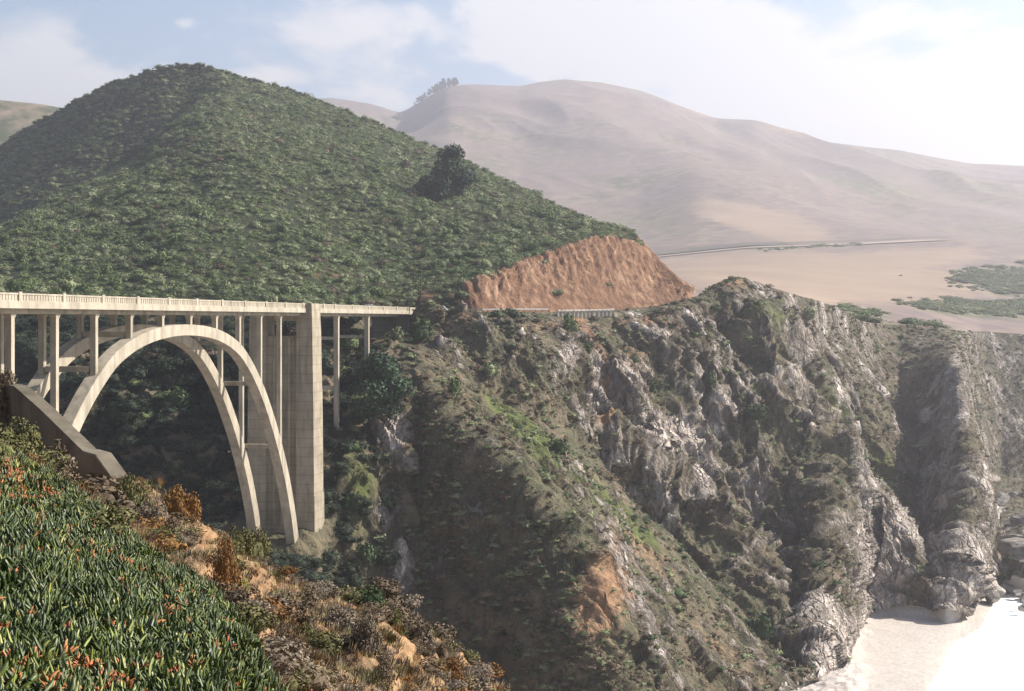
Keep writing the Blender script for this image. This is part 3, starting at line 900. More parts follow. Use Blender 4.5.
def column(i, x0, zbot, w=.70):
    b = Boxes()
    b.box(x0 - w / 2, x0 + w / 2, by(i) - w / 2, by(i) + w / 2, bz(zbot), bz(.05))
    b.hexa((x0 - w / 2, x0 + w / 2, by(i) - w / 2, by(i) + w / 2, bz(.05)), (x0 - w / 2 - .12, x0 + w / 2 + .12, by(i) - w / 2 - .25, by(i) + w / 2 + .25, bz(.549)))
    b.build('column', M_CONC, bridge)


for i in range(0, 10):
    for x0 in (0, LF): column(i, x0, float(arch_top((i - 4.7) - .0)) - .35)
    zt = float(arch_top(i - 4.7))
    if i not in (4, 5): Boxes().box(LF + .5, -.5, by(i) - .32, by(i) + .32, bz(zt + .05), bz(zt + .75)).build('cross_strut', M_CONC, bridge)
for i, zb in ((12.5, -26), (14.8, -12), (-3.2, -30), (-5.5, -16)):
    for x0 in (0, LF): column(i, x0, zb, .9)
    Boxes().box(LF + .53, -.53, by(i) - .3, by(i) + .3, bz(-4.0), bz(-3.4)).build('cross_strut', M_CONC, bridge)
    if zb < -20: Boxes().box(LF + .53, -.53, by(i) - .3, by(i) + .3, bz(-13.6), bz(-12.9)).build('cross_strut', M_CONC, bridge)


def tower(i0, i1):
    t = bpy.data.objects.new('tower', None); COL.objects.link(t); t.parent = bridge
    y0, y1 = by(i0), by(i1)
    for xa, xb in ((-.45, 2.3), (LF - 2.3, LF + .45)):
        b = Boxes()
        out = 1 if xa > -2 else -1
        e = .16
        # four stepped stages, each a little wider
        for z0, z1, g in ((-2.4, 2.62, 0.0), (-12.5, -2.4, .16), (-31, -12.5, .36), (-50, -31, .62)):
            lo = (xa - (e + g if out < 0 else 0), xb + (e + g if out > 0 else 0), y0 - g * .5, y1 + g * .9 + .12, bz(z0))
            hi = (xa - (g if out < 0 else 0), xb + (g if out > 0 else 0), y0 - g * .5 + .05, y1 + g * .9, bz(z1))
            b.hexa(lo, hi)
        xm = (xa + xb) / 2
        b.box(xm - .62, xm + .62, y0 - .16, y0 + .3, bz(-30), bz(2.2))           # raised rib on the pier's face
        b.box(xa + .15, xb - .15, y0 + .3, y1 - .3, bz(2.62), bz(2.75))
        b.build('pier', M_TOWER, t)
    w = Boxes()
    w.box(LF + .352, -.352, y0 + .7, y1 - .7, bz(-50), bz(-3.0))
    for x in (-1.9, -3.3, -4.7): w.box(x - .22, x + .22, y0 + .45, y0 + .72, bz(-38), bz(-3.3))
    w.box(LF + .352, -.352, y0 - .25, y0 + .69, bz(-50), bz(-36.5))
    w.build('web_wall', M_TOWER, t)
    Boxes().box(LF + .352, -.352, y0 + .5, y1 - .5, bz(-.3), bz(.548)).build('cap_beam', M_TOWER, t)
    return t


tower(10.10, 10.62)
tower(-1.24, -.72)
ab = Boxes()
ab.box(LF - 1.0, 1.03, by(18.15) + .05, by(20.6), bz(-14), bz(1.249))
ab.build('abutment', M_TOWER, bridge)
wwl = Boxes()
n = 0
wwl.v += [(1.06, by(18.15), bz(-9)), (1.46, by(18.15), bz(-9)), (1.46, by(20.8), bz(-2.2)), (1.06, by(20.8), bz(-2.2)), (1.06, by(18.15), bz(2.75)), (1.46, by(18.15), bz(2.75)), (1.46, by(20.8), bz(2.3)), (1.06, by(20.8), bz(2.3))]
wwl.f += [[0, 3, 2, 1], [4, 5, 6, 7], [0, 1, 5, 4], [1, 2, 6, 5], [2, 3, 7, 6], [3, 0, 4, 7]]
wwl.build('abutment_wing', M_CONC, bridge)


# ------------------------------------------------------------------ slanting wall on the near bank
def slant_wall():
    top = [(-70, 330, 50), (-20, 368, 47), (0, 384, 46), (14, 386, 45.3), (40, 409, 44), (84, 452, 41.8), (96, 455, 41.3), (112, 475, 40.6)]
    bot = [(-70, 480, 50), (-20, 490, 47), (0, 494, 46), (14, 498, 45), (40, 510, 44), (64, 525, 43), (84, 530, 41.8), (96, 510, 41.3), (112, 480, 40.6)]
    tp = [at(*p) for p in top]
    bt = [at(p[0], float(np.interp(p[0], [q[0] for q in bot], [q[1] for q in bot])), p[2]) for p in top]
    off = Vector((0.30, 0.42, 0))
    bm = bmesh.new()
    ring = []
    for t, b in zip(tp, bt):
        ring.append([bm.verts.new(t), bm.verts.new(t + off), bm.verts.new(b + off), bm.verts.new(b)])
    for a, b in zip(ring[:-1], ring[1:]):
        for k in range(4): bm.faces.new([a[k], a[(k + 1) % 4], b[(k + 1) % 4], b[k]])
    bm.faces.new(ring[0]); bm.faces.new(ring[-1][::-1])
    bmesh.ops.recalc_face_normals(bm, faces=bm.faces)
    me = bpy.data.meshes.new('body'); bm.to_mesh(me); bm.free()
    root = empty('concrete_wall', bt[3])
    tag(root, 'weathered grey concrete wall slanting down the near bank in front of the arch', 'wall')
    o = link('body', me, root, M_WING)
    o.matrix_parent_inverse = Matrix.Translation(-root.location)
    # the broken end block stands proud of the wall
    e = [at(60, 468, 42.7), at(83, 450.5, 41.5), at(96, 454, 40.9), at(113, 478, 40.1), at(86, 509, 41.5), at(66, 514, 42.5), at(58, 492, 42.8)]
    bm = bmesh.new()
    f0 = [bm.verts.new(p + Vector((0, -.12, 0))) for p in e]; f1 = [bm.verts.new(p + off * 1.1) for p in e]
    bm.faces.new(f0); bm.faces.new(f1[::-1])
    for k in range(len(e)): bm.faces.new([f0[k], f1[k], f1[(k + 1) % len(e)], f0[(k + 1) % len(e)]])
    bmesh.ops.recalc_face_normals(bm, faces=bm.faces)
    bmesh.ops.bevel(bm, geom=list(bm.edges), offset=.03, segments=1, affect='EDGES')
    me = bpy.data.meshes.new('end_block'); bm.to_mesh(me); bm.free()
    o = link('end_block', me, root, M_WING)
    o.matrix_parent_inverse = Matrix.Translation(-root.location)


slant_wall()


# ------------------------------------------------------------------ along the coast road
def road_point(px, k=0.0):
    """on the coast road at column px; k = 0 the sea edge, 1 the hill edge"""
    c = int(np.argmin(np.abs(cols - px)))
    return Vector(P[row_of['R'], c]).lerp(Vector(P[row_of['RD'], c]), k)


pts = [road_point(x, 0.22) + Vector((0, 0, .05)) for x in np.arange(424, 704, 6)]
pt2 = [road_point(x, 0.88) + Vector((0, 0, .05)) for x in np.arange(424, 704, 6)]
n = len(pts)
o = link('road', mesh_np('road', np.array([tuple(p) for p in pts + pt2]), np.array([[i, i + 1, n + i + 1, n + i] for i in range(n - 1)])), None, M_ASPH)
o['kind'] = 'structure'
M_BENCH = plain_mat('scrubby_bench', (0.075, 0.068, 0.05), (0.15, 0.13, 0.10), 0.03)
# the highway that climbs the far meadow: dusty bench with a dark carriageway
r0 = row_of['Q3']
ci = [i for i in range(NC) if 640 <= cols[i] <= 962]
for nm, ra, rb, up, mt in (('far_road_bench', r0, r0 + 2, 2.5, M_BENCH), ('far_road', r0 - 2, r0, 1.0, M_PALEROAD)):
    a = P[ra][ci] + np.array([0, 0, up]); b = P[rb][ci] + np.array([0, 0, up * 1.0])
    b[:, 2] += .3
    tp = (sstep(962, 900, cols[ci]) * .85 + .15)[:, None]           # it narrows where it turns out of sight
    b = a + (b - a) * tp
    n = len(ci)
    o = link(nm, mesh_np(nm, np.concatenate([a, b]), np.array([[i, i + 1, n + i + 1, n + i] for i in range(n - 1)])), None, mt)
    o['kind'] = 'structure'

# ribbed retaining wall under the road
M_WHITEC = concrete_mat('whitewashed_concrete', (0.36, 0.32, 0.285), (0.46, 0.42, 0.38), boards=False)
rw = empty('retaining_wall', road_point(584) + Vector((0, -1.2, -2)))
tag(rw, 'pale ribbed retaining wall holding the coast road below the orange cut', 'wall')
line = [road_point(x) + Vector((0.2, -3.2, 0)) for x in np.arange(556, 613, 4)]
b = Boxes()
for p, q in zip(line[:-1], line[1:]): b.bar(p + Vector((0, 0, .35)), q + Vector((0, 0, .35)), .5, .4)
o = b.build('top_rail', M_WHITEC, rw); o.matrix_parent_inverse = Matrix.Translation(-rw.location)
b = Boxes()
for p, q in zip(line[:-1], line[1:]): b.bar(p + Vector((0, .3, -1.1)), q + Vector((0, .3, -1.1)), .3, 2.8)
o = b.build('panel', M_CONC, rw); o.matrix_parent_inverse = Matrix.Translation(-rw.location)
for p in line:
    o = Boxes().bar(p + Vector((0, -.05, -2.8)), p + Vector((0, -.05, .5)), .42).build('rib', M_WHITEC, rw); o.matrix_parent_inverse = Matrix.Translation(-rw.location)
M_STEEL = plain_mat('galvanised_steel', (0.26, 0.25, 0.235), (0.36, 0.35, 0.33), 4.0, rough=.5, metal=.4)
gr = empty('guardrail', road_point(510))
tag(gr, 'thin pale guardrail between the roadside bushes and the ribbed wall', 'guardrail')
line = [road_point(x, .1) for x in np.arange(446, 553, 6)]
b = Boxes()
for p, q in zip(line[:-1], line[1:]): b.bar(p + Vector((0, 0, .75)), q + Vector((0, 0, .75)), .1, .34)
o = b.build('rail', M_STEEL, gr); o.matrix_parent_inverse = Matrix.Translation(-gr.location)
for p in line:
    o = Boxes().bar(p + Vector((0, .1, -.2)), p + Vector((0, .1, .8)), .16).build('post', M_BARK, gr); o.matrix_parent_inverse = Matrix.Translation(-gr.location)

# utility pole
pp = land_at(423, 300, 'RD', 'H1')
up = empty('utility_pole', pp)
tag(up, 'thin wooden utility pole beside the road above the end of the bridge', 'pole')
bm = bmesh.new()
bmesh.ops.create_cone(bm, cap_ends=True, segments=10, radius1=.17, radius2=.12, depth=9.5)
bmesh.ops.translate(bm, verts=bm.verts, vec=(0, 0, 4.4))
me = bpy.data.meshes.new('pole'); bm.to_mesh(me); bm.free(); link('pole', me, up, M_BARK)
Boxes().box(-1.1, 1.1, -.07, .07, 8.35, 8.5).build('crossarm', M_BARK, up)
for x in (-1, -.35, .35, 1):
    bm = bmesh.new(); bmesh.ops.create_cone(bm, cap_ends=True, segments=8, radius1=.06, radius2=.04, depth=.22)
    bmesh.ops.translate(bm, verts=bm.verts, vec=(x, 0, 8.61)); me = bpy.data.meshes.new('insulator'); bm.to_mesh(me); bm.free(); link('insulator', me, up, M_STEEL)


# cars
def make_car(name, paint, label, loc, rz, van=False):
    M_P = plain_mat(name + '_paint', paint, paint, 1.0, rough=.3, spec=.5)
    root = empty(name, loc, rz)
    tag(root, label, 'car')
    prof = [(-2.15, .35), (-2.2, .75), (-2.05, .95), (-1.6, 1.02), (-1.05, 1.45), (.55, 1.48), (1.2, 1.0), (2.0, .88), (2.2, .65), (2.15, .35)]
    if van: prof = [(-2.2, .35), (-2.22, .9), (-2.1, 1.75), (-1.5, 1.85), (.7, 1.83), (1.4, 1.15), (2.1, .98), (2.25, .65), (2.2, .35)]
    bm = bmesh.new()
    l = [bm.verts.new((-.86, y, z)) for y, z in prof]; r_ = [bm.verts.new((.86, y, z)) for y, z in prof]
    for v in l + r_:
        if v.co.z > 1.1: v.co.x *= .84
    bm.faces.new(l); bm.faces.new(r_[::-1])
    for k in range(len(prof)): bm.faces.new([l[k], l[(k + 1) % len(prof)], r_[(k + 1) % len(prof)], r_[k]])
    bmesh.ops.recalc_face_normals(bm, faces=bm.faces)
    bmesh.ops.bevel(bm, geom=list(bm.edges), offset=.06, segments=2, affect='EDGES')
    me = bpy.data.meshes.new('body'); bm.to_mesh(me); bm.free(); link('body', me, root, M_P)
    top = 1.38 if not van else 1.7
    for sx in (-1, 1):
        Boxes().hexa((sx * .815 - .04, sx * .815 + .04, -1.25, .95, 1.04), (sx * .745 - .04, sx * .745 + .04, -.95, .5, top)).build('window', M_GLASS, root)
    Boxes().hexa((-.68, .68, 1.04, 1.16, 1.06), (-.6, .6, .60, .72, top)).build('windscreen', M_GLASS, root)
    Boxes().hexa((-.68, .68, -1.6, -1.5, 1.06), (-.6, .6, -1.16, -1.06, top)).build('rear_window', M_GLASS, root)
    for sx in (-1, 1):
        for sy in (-1.35, 1.35):
            bm = bmesh.new(); bmesh.ops.create_cone(bm, cap_ends=True, segments=16, radius1=.33, radius2=.33, depth=.22, matrix=Matrix.Translation((sx * .80, sy, .33)) @ Matrix.Rotation(R(90), 4, 'Y'))
            me = bpy.data.meshes.new('wheel'); bm.to_mesh(me); bm.free(); link('wheel', me, root, M_TYRE)
        Boxes().box(sx * .62 - .14, sx * .62 + .14, 2.14, 2.22, .62, .76).build('headlight', M_STEEL, root)
    return root


M_GLASS = plain_mat('car_glass', (0.02, 0.025, 0.03), (0.03, 0.035, 0.04), 1.0, rough=.08, spec=.6)
M_TYRE = plain_mat('tyre_rubber', (0.02, 0.02, 0.02), (0.03, 0.03, 0.03), 6.0)
p = B0 + U * 156.0 + W * -1.6 + Vector((0, 0, EYE + 1.712))
make_car('car', (0.22, 0.24, 0.27), 'grey car on the bridge deck near its far end', p, -BANG + math.pi)
make_car('car', (0.75, 0.75, 0.74), 'white car on the road just past the end of the bridge', road_point(441, .55) + Vector((0, 0, .06)), R(-70), van=True)


# ------------------------------------------------------------------ plants
def leaf_cloud(n, rng, rad=(1, 1, .8), lumps=9, leaf=.14, core=.7, flat=0.0, lump_r=(.28, .5), base=.0, longer=1.0):
    """a crown of leaf faces set round several lumps, plus the dense inner mass; unit sized, its foot at z = 0"""
    cs, rs = [], []
    for _ in range(lumps):
        a, e = rng.uniform(0, 2 * math.pi), rng.uniform(-.15, 1.0)
        rr = rng.uniform(.35, .72)
        h = math.sqrt(max(0, 1 - min(1, e) ** 2 * .8))
        cs.append([math.cos(a) * rr * h, math.sin(a) * rr * h, e * .62]); rs.append(rng.uniform(*lump_r))
    cs, rs = np.array(cs), np.array(rs)
    k = rng.choice(lumps, n, p=rs ** 2 / (rs ** 2).sum())
    dirs = rng.normal(size=(n, 3)); dirs /= np.linalg.norm(dirs, axis=1)[:, None]
    pos = cs[k] + dirs * (rs[k] * rng.uniform(.75, 1.12, n))[:, None]
    nrm = dirs + rng.normal(size=(n, 3)) * .55; nrm /= np.linalg.norm(nrm, axis=1)[:, None]
    t = np.cross(nrm, rng.normal(size=(n, 3))); t /= np.linalg.norm(t, axis=1)[:, None]
    b = np.cross(nrm, t)
    sz = leaf * rng.uniform(.6, 1.35, n)[:, None]
    t, b = t * sz * longer, b * sz * .6
    v = np.stack([pos - t, pos - b * .9, pos + t, pos + b], 1).reshape(-1, 3)
    f = np.arange(4 * n).reshape(-1, 4)
    if core:
        m = 9
        th = np.linspace(0, 2 * math.pi, 2 * m, endpoint=False); ph = np.linspace(-.4, math.pi / 2, m)
        T, F_ = np.meshgrid(th, ph)
        dv_ = np.stack([np.cos(T) * np.cos(F_), np.sin(T) * np.cos(F_), np.sin(F_)], -1).reshape(-1, 3)
        ext = np.max((dv_ @ cs.T) + rs[None] * .55, axis=1)
        cv = dv_ * (np.maximum(ext, .3) * core)[:, None]
        cf = []
        for i in range(m - 1):
            for j in range(2 * m):
                cf.append([i * 2 * m + j, i * 2 * m + (j + 1) % (2 * m), (i + 1) * 2 * m + (j + 1) % (2 * m), (i + 1) * 2 * m + j])
        f = np.concatenate([f, np.array(cf) + len(v)]); v = np.concatenate([v, cv])
    v = v * np.array(rad)
    v[:, 2] += .12 - flat
    return v, f


ML = dict(
    hill=leaf_mat('chaparral_leaves', (0.066, 0.100, 0.036), (0.145, 0.185, 0.072)),
    sage=leaf_mat('sage_leaves', (0.125, 0.155, 0.075), (0.24, 0.26, 0.14)),
    dry=leaf_mat('dry_scrub', (0.075, 0.058, 0.036), (0.17, 0.132, 0.088)),
    green=leaf_mat('green_leaves', (0.035, 0.060, 0.024), (0.062, 0.095, 0.036)),
    cypress=leaf_mat('cypress_leaves', (0.020, 0.040, 0.021), (0.036, 0.064, 0.032)),
    dark=leaf_mat('conifer_needles', (0.014, 0.026, 0.013), (0.024, 0.042, 0.020)),
    olive=leaf_mat('olive_leaves', (0.075, 0.075, 0.026), (0.12, 0.11, 0.04)),
    rust=leaf_mat('rusty_leaves', (0.13, 0.062, 0.020), (0.20, 0.105, 0.032)),
    grey=leaf_mat('grey_twigs', (0.12, 0.095, 0.07), (0.19, 0.155, 0.115)),
    brown=leaf_mat('brown_twigs', (0.09, 0.065, 0.04), (0.15, 0.11, 0.07)),
    lime=leaf_mat('yellow_green_leaves', (0.15, 0.16, 0.03), (0.24, 0.24, 0.05)),
)


def scatter(name, pts, scl, rotz, pick, protos, tilt=None):
    """a mass of plants: one point mesh that carries instances of a few leaf meshes"""
    c = bpy.data.collections.new(name + '_forms')
    for k, (me, mt) in enumerate(protos):
        o = bpy.data.objects.new('%s_form_%02d' % (name, k), me)
        c.objects.link(o)
        if not me.materials: me.materials.append(mt)
    me = bpy.data.meshes.new(name)
    me.vertices.add(len(pts)); me.vertices.foreach_set('co', np.ascontiguousarray(pts, dtype=np.float32).ravel())
    a = me.attributes.new('sc', 'FLOAT_VECTOR', 'POINT'); a.data.foreach_set('vector', np.ascontiguousarray(scl, dtype=np.float32).ravel())
    ro = np.zeros((len(pts), 3)); ro[:, 2] = rotz
    if tilt is not None: ro[:, :2] = tilt
    a = me.attributes.new('ro', 'FLOAT_VECTOR', 'POINT'); a.data.foreach_set('vector', np.ascontiguousarray(ro, dtype=np.float32).ravel())
    a = me.attributes.new('pk', 'INT', 'POINT'); a.data.foreach_set('value', np.ascontiguousarray(pick, dtype=np.int32))
    o = link(name, me)
    g = bpy.data.node_groups.new(name, 'GeometryNodeTree')
    g.interface.new_socket('Geometry', in_out='INPUT', socket_type='NodeSocketGeometry')
    g.interface.new_socket('Geometry', in_out='OUTPUT', socket_type='NodeSocketGeometry')
    gi, go = g.nodes.new('NodeGroupInput'), g.nodes.new('NodeGroupOutput')
    iop = g.nodes.new('GeometryNodeInstanceOnPoints')
    ci = g.nodes.new('GeometryNodeCollectionInfo')
    ci.inputs['Collection'].default_value = c
    ci.inputs['Separate Children'].default_value = True
    ci.inputs['Reset Children'].default_value = True
    iop.inputs['Pick Instance'].default_value = True

    def na(nm, ty):
        n = g.nodes.new('GeometryNodeInputNamedAttribute'); n.data_type = ty; n.inputs['Name'].default_value = nm
        return n.outputs['Attribute']
    g.links.new(gi.outputs[0], iop.inputs['Points'])
    g.links.new(ci.outputs[0], iop.inputs['Instance'])
    g.links.new(na('pk', 'INT'), iop.inputs['Instance Index'])
    e2r = g.nodes.new('FunctionNodeEulerToRotation')
    g.links.new(na('ro', 'FLOAT_VECTOR'), e2r.inputs[0])
    g.links.new(e2r.outputs[0], iop.inputs['Rotation'])
    g.links.new(na('sc', 'FLOAT_VECTOR'), iop.inputs['Scale'])
    g.links.new(iop.outputs[0], go.inputs[0])
    md_ = o.modifiers.new('scatter', 'NODES'); md_.node_group = g
    o['kind'] = 'stuff'
    return o


dU = np.gradient(P, axis=1); dV = np.gradient(P, axis=0)
CELL = np.linalg.norm(np.cross(dU, dV), axis=-1)


def sample(a, b, n, wfun=None, rng=RNG, lo=-60, hi=1090, power=1.0):
    s_ = slice(row_of[a] + 1, row_of[b])
    w = CELL[s_] ** power * ((PX[s_] > lo) & (PX[s_] < hi))
    if wfun is not None: w = w * wfun(s_)
    w = w.ravel(); w = w / w.sum()
    k = rng.choice(len(w), n, p=w)
    p = P[s_].reshape(-1, 3)[k] + dU[s_].reshape(-1, 3)[k] * rng.uniform(-.5, .5, (n, 1)) + dV[s_].reshape(-1, 3)[k] * rng.uniform(-.5, .5, (n, 1))
    idx = np.arange(w.size)[k]
    return p, PX[s_].ravel()[k], PY[s_].ravel()[k]


def protos(n_forms, n_leaf, mats, seed, **kw):
    r_ = np.random.default_rng(seed)
    out = []
    for mt in mats:
        for _ in range(n_forms):
            v, f = leaf_cloud(n_leaf, r_, **kw)
            me = mesh_np('leaves', v, f, smooth=False); me.materials.append(mt)
            out.append((me, mt))
    return out


def clumpy(s_, sc=40.0, lo=-.1, hi=.25): return sstep(lo, hi, fbm(P[s_] / sc, 3)) * .85 + .15


# chaparral on the hill
hp = protos(4, 420, [ML['hill'], ML['sage'], ML['dry']], 3, lumps=10, leaf=.088, core=.78)
pts, px_, py_ = sample('RD', 'HB', 46000, lambda s_: (1 - .975 * cutm[s_]) * (.6 + .4 * clumpy(s_, 30, -.3, .2)) * (1 - .85 * sstep(.55, .75, SOIL[s_])) * (1 - sstep(628, 644, PX[s_])))
nS = len(pts)
kind = RNG.choice(3, nS, p=[.50, .44, .06])
sz = RNG.gamma(3.4, .30, nS) + .45
SCL = np.stack([sz, sz, sz * RNG.uniform(.55, .95, nS)], 1)
scatter('chaparral', pts - np.array([0, 0, .5]), SCL, RNG.uniform(0, 6.28, nS), kind * 4 + RNG.integers(0, 4, nS), hp)
ML['deep'] = leaf_mat('shadow_darkened_leaves', (0.016, 0.027, 0.015), (0.034, 0.048, 0.026))  # leaf colour darkened to paint the deep shadow behind the arch
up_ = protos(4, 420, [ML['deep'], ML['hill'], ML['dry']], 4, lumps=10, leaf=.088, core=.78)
# undergrowth on the canyon wall behind the arch
pts, px_, py_ = sample('S0', 'R', 4200, lambda s_: (1 - sstep(280, 400, PX[s_])) * (1 - (PX[s_] > 225) * (PX[s_] < 330) * (PY[s_] > 520) * (PY[s_] < 562)))
nS = len(pts); sz = RNG.gamma(5, .26, nS) + .4
scatter('canyon_undergrowth', pts, np.stack([sz, sz, sz * .85], 1), RNG.uniform(0, 6.28, nS), RNG.choice(3, nS, p=[.93, .04, .03]) * 4 + RNG.integers(0, 4, nS), up_)
# coastal scrub on the cliffs
cp = protos(3, 130, [ML['dry'], ML['sage'], ML['green'], ML['brown']], 5, lumps=7, leaf=.15, core=.72)
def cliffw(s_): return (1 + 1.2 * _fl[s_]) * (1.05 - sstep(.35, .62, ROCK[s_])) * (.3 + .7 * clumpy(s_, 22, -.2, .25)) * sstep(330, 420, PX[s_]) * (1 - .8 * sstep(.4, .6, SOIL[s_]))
pts, px_, py_ = sample('S0', 'R', 14000, cliffw, power=.75)
nS = len(pts); sz = RNG.gamma(2.2, .19, nS) + .18
gn = np.exp(-((px_ - 560) * .64 + (py_ - 475) * -.77) ** 2 / 500)
kk = np.where(RNG.uniform(size=nS) < .12 + .25 * gn, 2, RNG.choice([0, 1, 3], nS, p=[.42, .28, .30]))
scatter('coastal_scrub', pts - np.array([0, 0, .1]), np.stack([sz * 1.2, sz * 1.2, sz * .8], 1), RNG.uniform(0, 6.28, nS), kk * 3 + RNG.integers(0, 3, nS), cp)
# scrub on the meadow's dark patch
pts, px_, py_ = sample('RD', 'Q3', 2300, lambda s_: sstep(.35, 1.05, GREEN[s_] + .25 * fbm(P[s_] / 30, 3)) ** 2 * sstep(720, 820, PX[s_]))
nS = len(pts); sz = RNG.gamma(5, .4, nS) + .6
scatter('meadow_scrub', pts, np.stack([sz * 1.3, sz * 1.3, sz * .7], 1), RNG.uniform(0, 6.28, nS), RNG.choice(2, nS) * 4 + RNG.integers(0, 4, nS), hp)


# the ice plant that carpets the near bank
def finger_clump(rng, n, length, width, spread, lean=.5):
    v, f = [], []
    for _ in range(n):
        a = rng.uniform(0, 6.28); r_ = spread * math.sqrt(rng.uniform())
        base = np.array([math.cos(a) * r_, math.sin(a) * r_, -.01])
        out = np.array([math.cos(a), math.sin(a), 0]) * lean * rng.uniform(.2, 1.2) + rng.normal(size=3) * .14
        ln = length * rng.uniform(.6, 1.15); w = width * rng.uniform(.8, 1.2)
        side = np.array([-math.sin(a + .4), math.cos(a + .4), 0]); fr = np.array([math.cos(a + .4), math.sin(a + .4), 0])
        rings = []
        for t, ww in ((0, .8), (.5, 1.0), (.85, .6), (1.0, .06)):
            c = base + np.array([0, 0, 1]) * ln * (t - .16 * t * t) + out * ln * t * t * .8
            rings.append([c + side * w * ww, c + fr * w * ww * .9, c - side * w * ww])
        n0 = len(v)
        for q in rings: v += q
        for k in range(3):
            for j in range(3): f.append([n0 + k * 3 + j, n0 + k * 3 + (j + 1) % 3, n0 + (k + 1) * 3 + (j + 1) % 3, n0 + (k + 1) * 3 + j])
    return np.array(v), np.array(f)


M_ICE = leaf_mat('ice_plant_green', (0.020, 0.036, 0.009), (0.080, 0.105, 0.024), rough=.45, spec=.4)
M_ICEY = leaf_mat('ice_plant_yellow', (0.12, 0.15, 0.030), (0.22, 0.22, 0.06), rough=.45, spec=.4)
M_ICER = leaf_mat('ice_plant_red', (0.22, 0.050, 0.026), (0.34, 0.12, 0.035), rough=.5, spec=.4)
M_ICEO = leaf_mat('withered_flowers', (0.24, 0.085, 0.030), (0.32, 0.15, 0.06), rough=.7)
ri = np.random.default_rng(21)
ip = []
for mt, n_ in ((M_ICE, 5), (M_ICEY, 2), (M_ICER, 2), (M_ICEO, 2)):
    for _ in range(n_):
        gr_ = mt is M_ICE or mt is M_ICEY
        v, f = finger_clump(ri, 16 if gr_ else 15, .076 if gr_ else .045, .0105 if gr_ else .010, .10 if mt is M_ICE else (.07 if gr_ else .035), .5 if gr_ else 1.3)
        me = mesh_np('fingers', v, f); me.materials.append(mt); ip.append((me, mt))
pts, px_, py_ = sample('FA', 'FC1b', 10500, lambda s_: sstep(.3, .5, GREEN[s_] + .55 * sstep(8, 15, GD[s_]) * np.minimum(0, fbm(P[s_] / .9, 3) - .05)) * (1 - .9 * sstep(.28, .45, fbm(P[s_] / .6 + 4, 3))) * (GD[s_] > 4.2) * (PY[s_] < 790), lo=-160, hi=330, power=.75)
nS = len(pts)
u = RNG.uniform(size=nS)
far = sstep(9, 15, pts[:, 1])
redz = fbm(pts / .55, 2)
lime_ = sstep(.0, .35, fbm(pts / .8 + 9, 3)) * .16 + .35 * sstep(60, 10, px_) * sstep(520, 470, py_)
pk = np.where(u < .08 + lime_, RNG.integers(5, 7, nS), RNG.integers(0, 5, nS))
isred = (RNG.uniform(size=nS) < .045 + .30 * far * (redz > .0) + .12 * (redz > .25))
pk = np.where(isred, RNG.integers(7, 11, nS), pk)
sz = RNG.uniform(.6, 1.3, nS) * np.where(isred, .85, 1.0)
pts[:, 2] += np.where(isred, .045, 0.0)
scatter('ice_plant', pts, np.stack([sz, sz, sz], 1), RNG.uniform(0, 6.28, nS), pk, ip, tilt=RNG.normal(size=(nS, 2)) * .42)


# dry grass and low twigs on the second bank
def grass_clump(rng, n, length, width, spread):
    v, f = [], []
    for _ in range(n):
        a = rng.uniform(0, 6.28); r_ = spread * math.sqrt(rng.uniform()); b0 = np.array([math.cos(a) * r_, math.sin(a) * r_, -.02])
        o_ = np.array([math.cos(a), math.sin(a), 0]) * rng.uniform(.1, .9); ln = length * rng.uniform(.5, 1.1)
        s_ = np.array([-math.sin(a + 1), math.cos(a + 1), 0]) * width
        m_ = b0 + np.array([0, 0, .55]) * ln + o_ * ln * .25; t_ = b0 + np.array([0, 0, .9]) * ln + o_ * ln * .75
        n0 = len(v); v += [b0 - s_, b0 + s_, m_ + s_ * .8, m_ - s_ * .8, t_ + s_ * .15, t_ - s_ * .15]
        f += [[n0, n0 + 1, n0 + 2, n0 + 3], [n0 + 3, n0 + 2, n0 + 4, n0 + 5]]
    return np.array(v), np.array(f)


M_STRAW = leaf_mat('straw', (0.30, 0.22, 0.11), (0.44, 0.33, 0.18))
M_TWIG = leaf_mat('dead_twigs', (0.13, 0.10, 0.075), (0.24, 0.185, 0.14))
gp = []
for mt in (M_STRAW, M_STRAW, M_TWIG, ML['olive'], ML['rust']):
    v, f = grass_clump(ri, 40, .15, .006, .15); me = mesh_np('blades', v, f); me.materials.append(mt); gp.append((me, mt))
pts, px_, py_ = sample('FB', 'FD', 9600, lambda s_: (GD[s_] > 11.5) * (1 - .8 * (GD[s_] < 14)) * (.10 + sstep(0, .3, fbm(P[s_] / 1.6, 3))) * (GD[s_] < 38) * (1 - .96 * sstep(.42, .6, SOIL[s_])), lo=-60, hi=540, power=.8)
nS = len(pts)
sz = RNG.uniform(.5, 1.25, nS)
scatter('dry_grass', pts, np.stack([sz, sz, sz], 1), RNG.uniform(0, 6.28, nS), RNG.choice(5, nS, p=[.14, .14, .40, .22, .10]), gp, tilt=RNG.normal(size=(nS, 2)) * .2)


# low scrub on the second bank
fp = protos(3, 700, [ML['grey'], ML['brown'], ML['olive'], ML['rust']], 15, lumps=10, leaf=.07, core=.68, lump_r=(.2, .42))
pts, px_, py_ = sample('FB', 'FD', 390, lambda s_: (GD[s_] > 12.5) * (.1 + sstep(-.15, .25, fbm(P[s_] / 2.5 + 5, 3))) * (GD[s_] < 36) * (1 - .9 * sstep(.5, .7, SOIL[s_])), lo=-60, hi=530, power=.8)
nS = len(pts); sz = RNG.gamma(4, .05, nS) + .08
scatter('low_scrub', pts, np.stack([sz * 1.2, sz * 1.2, sz], 1), RNG.uniform(0, 6.28, nS), RNG.choice(4, nS, p=[.14, .44, .26, .16]) * 3 + RNG.integers(0, 3, nS), fp)


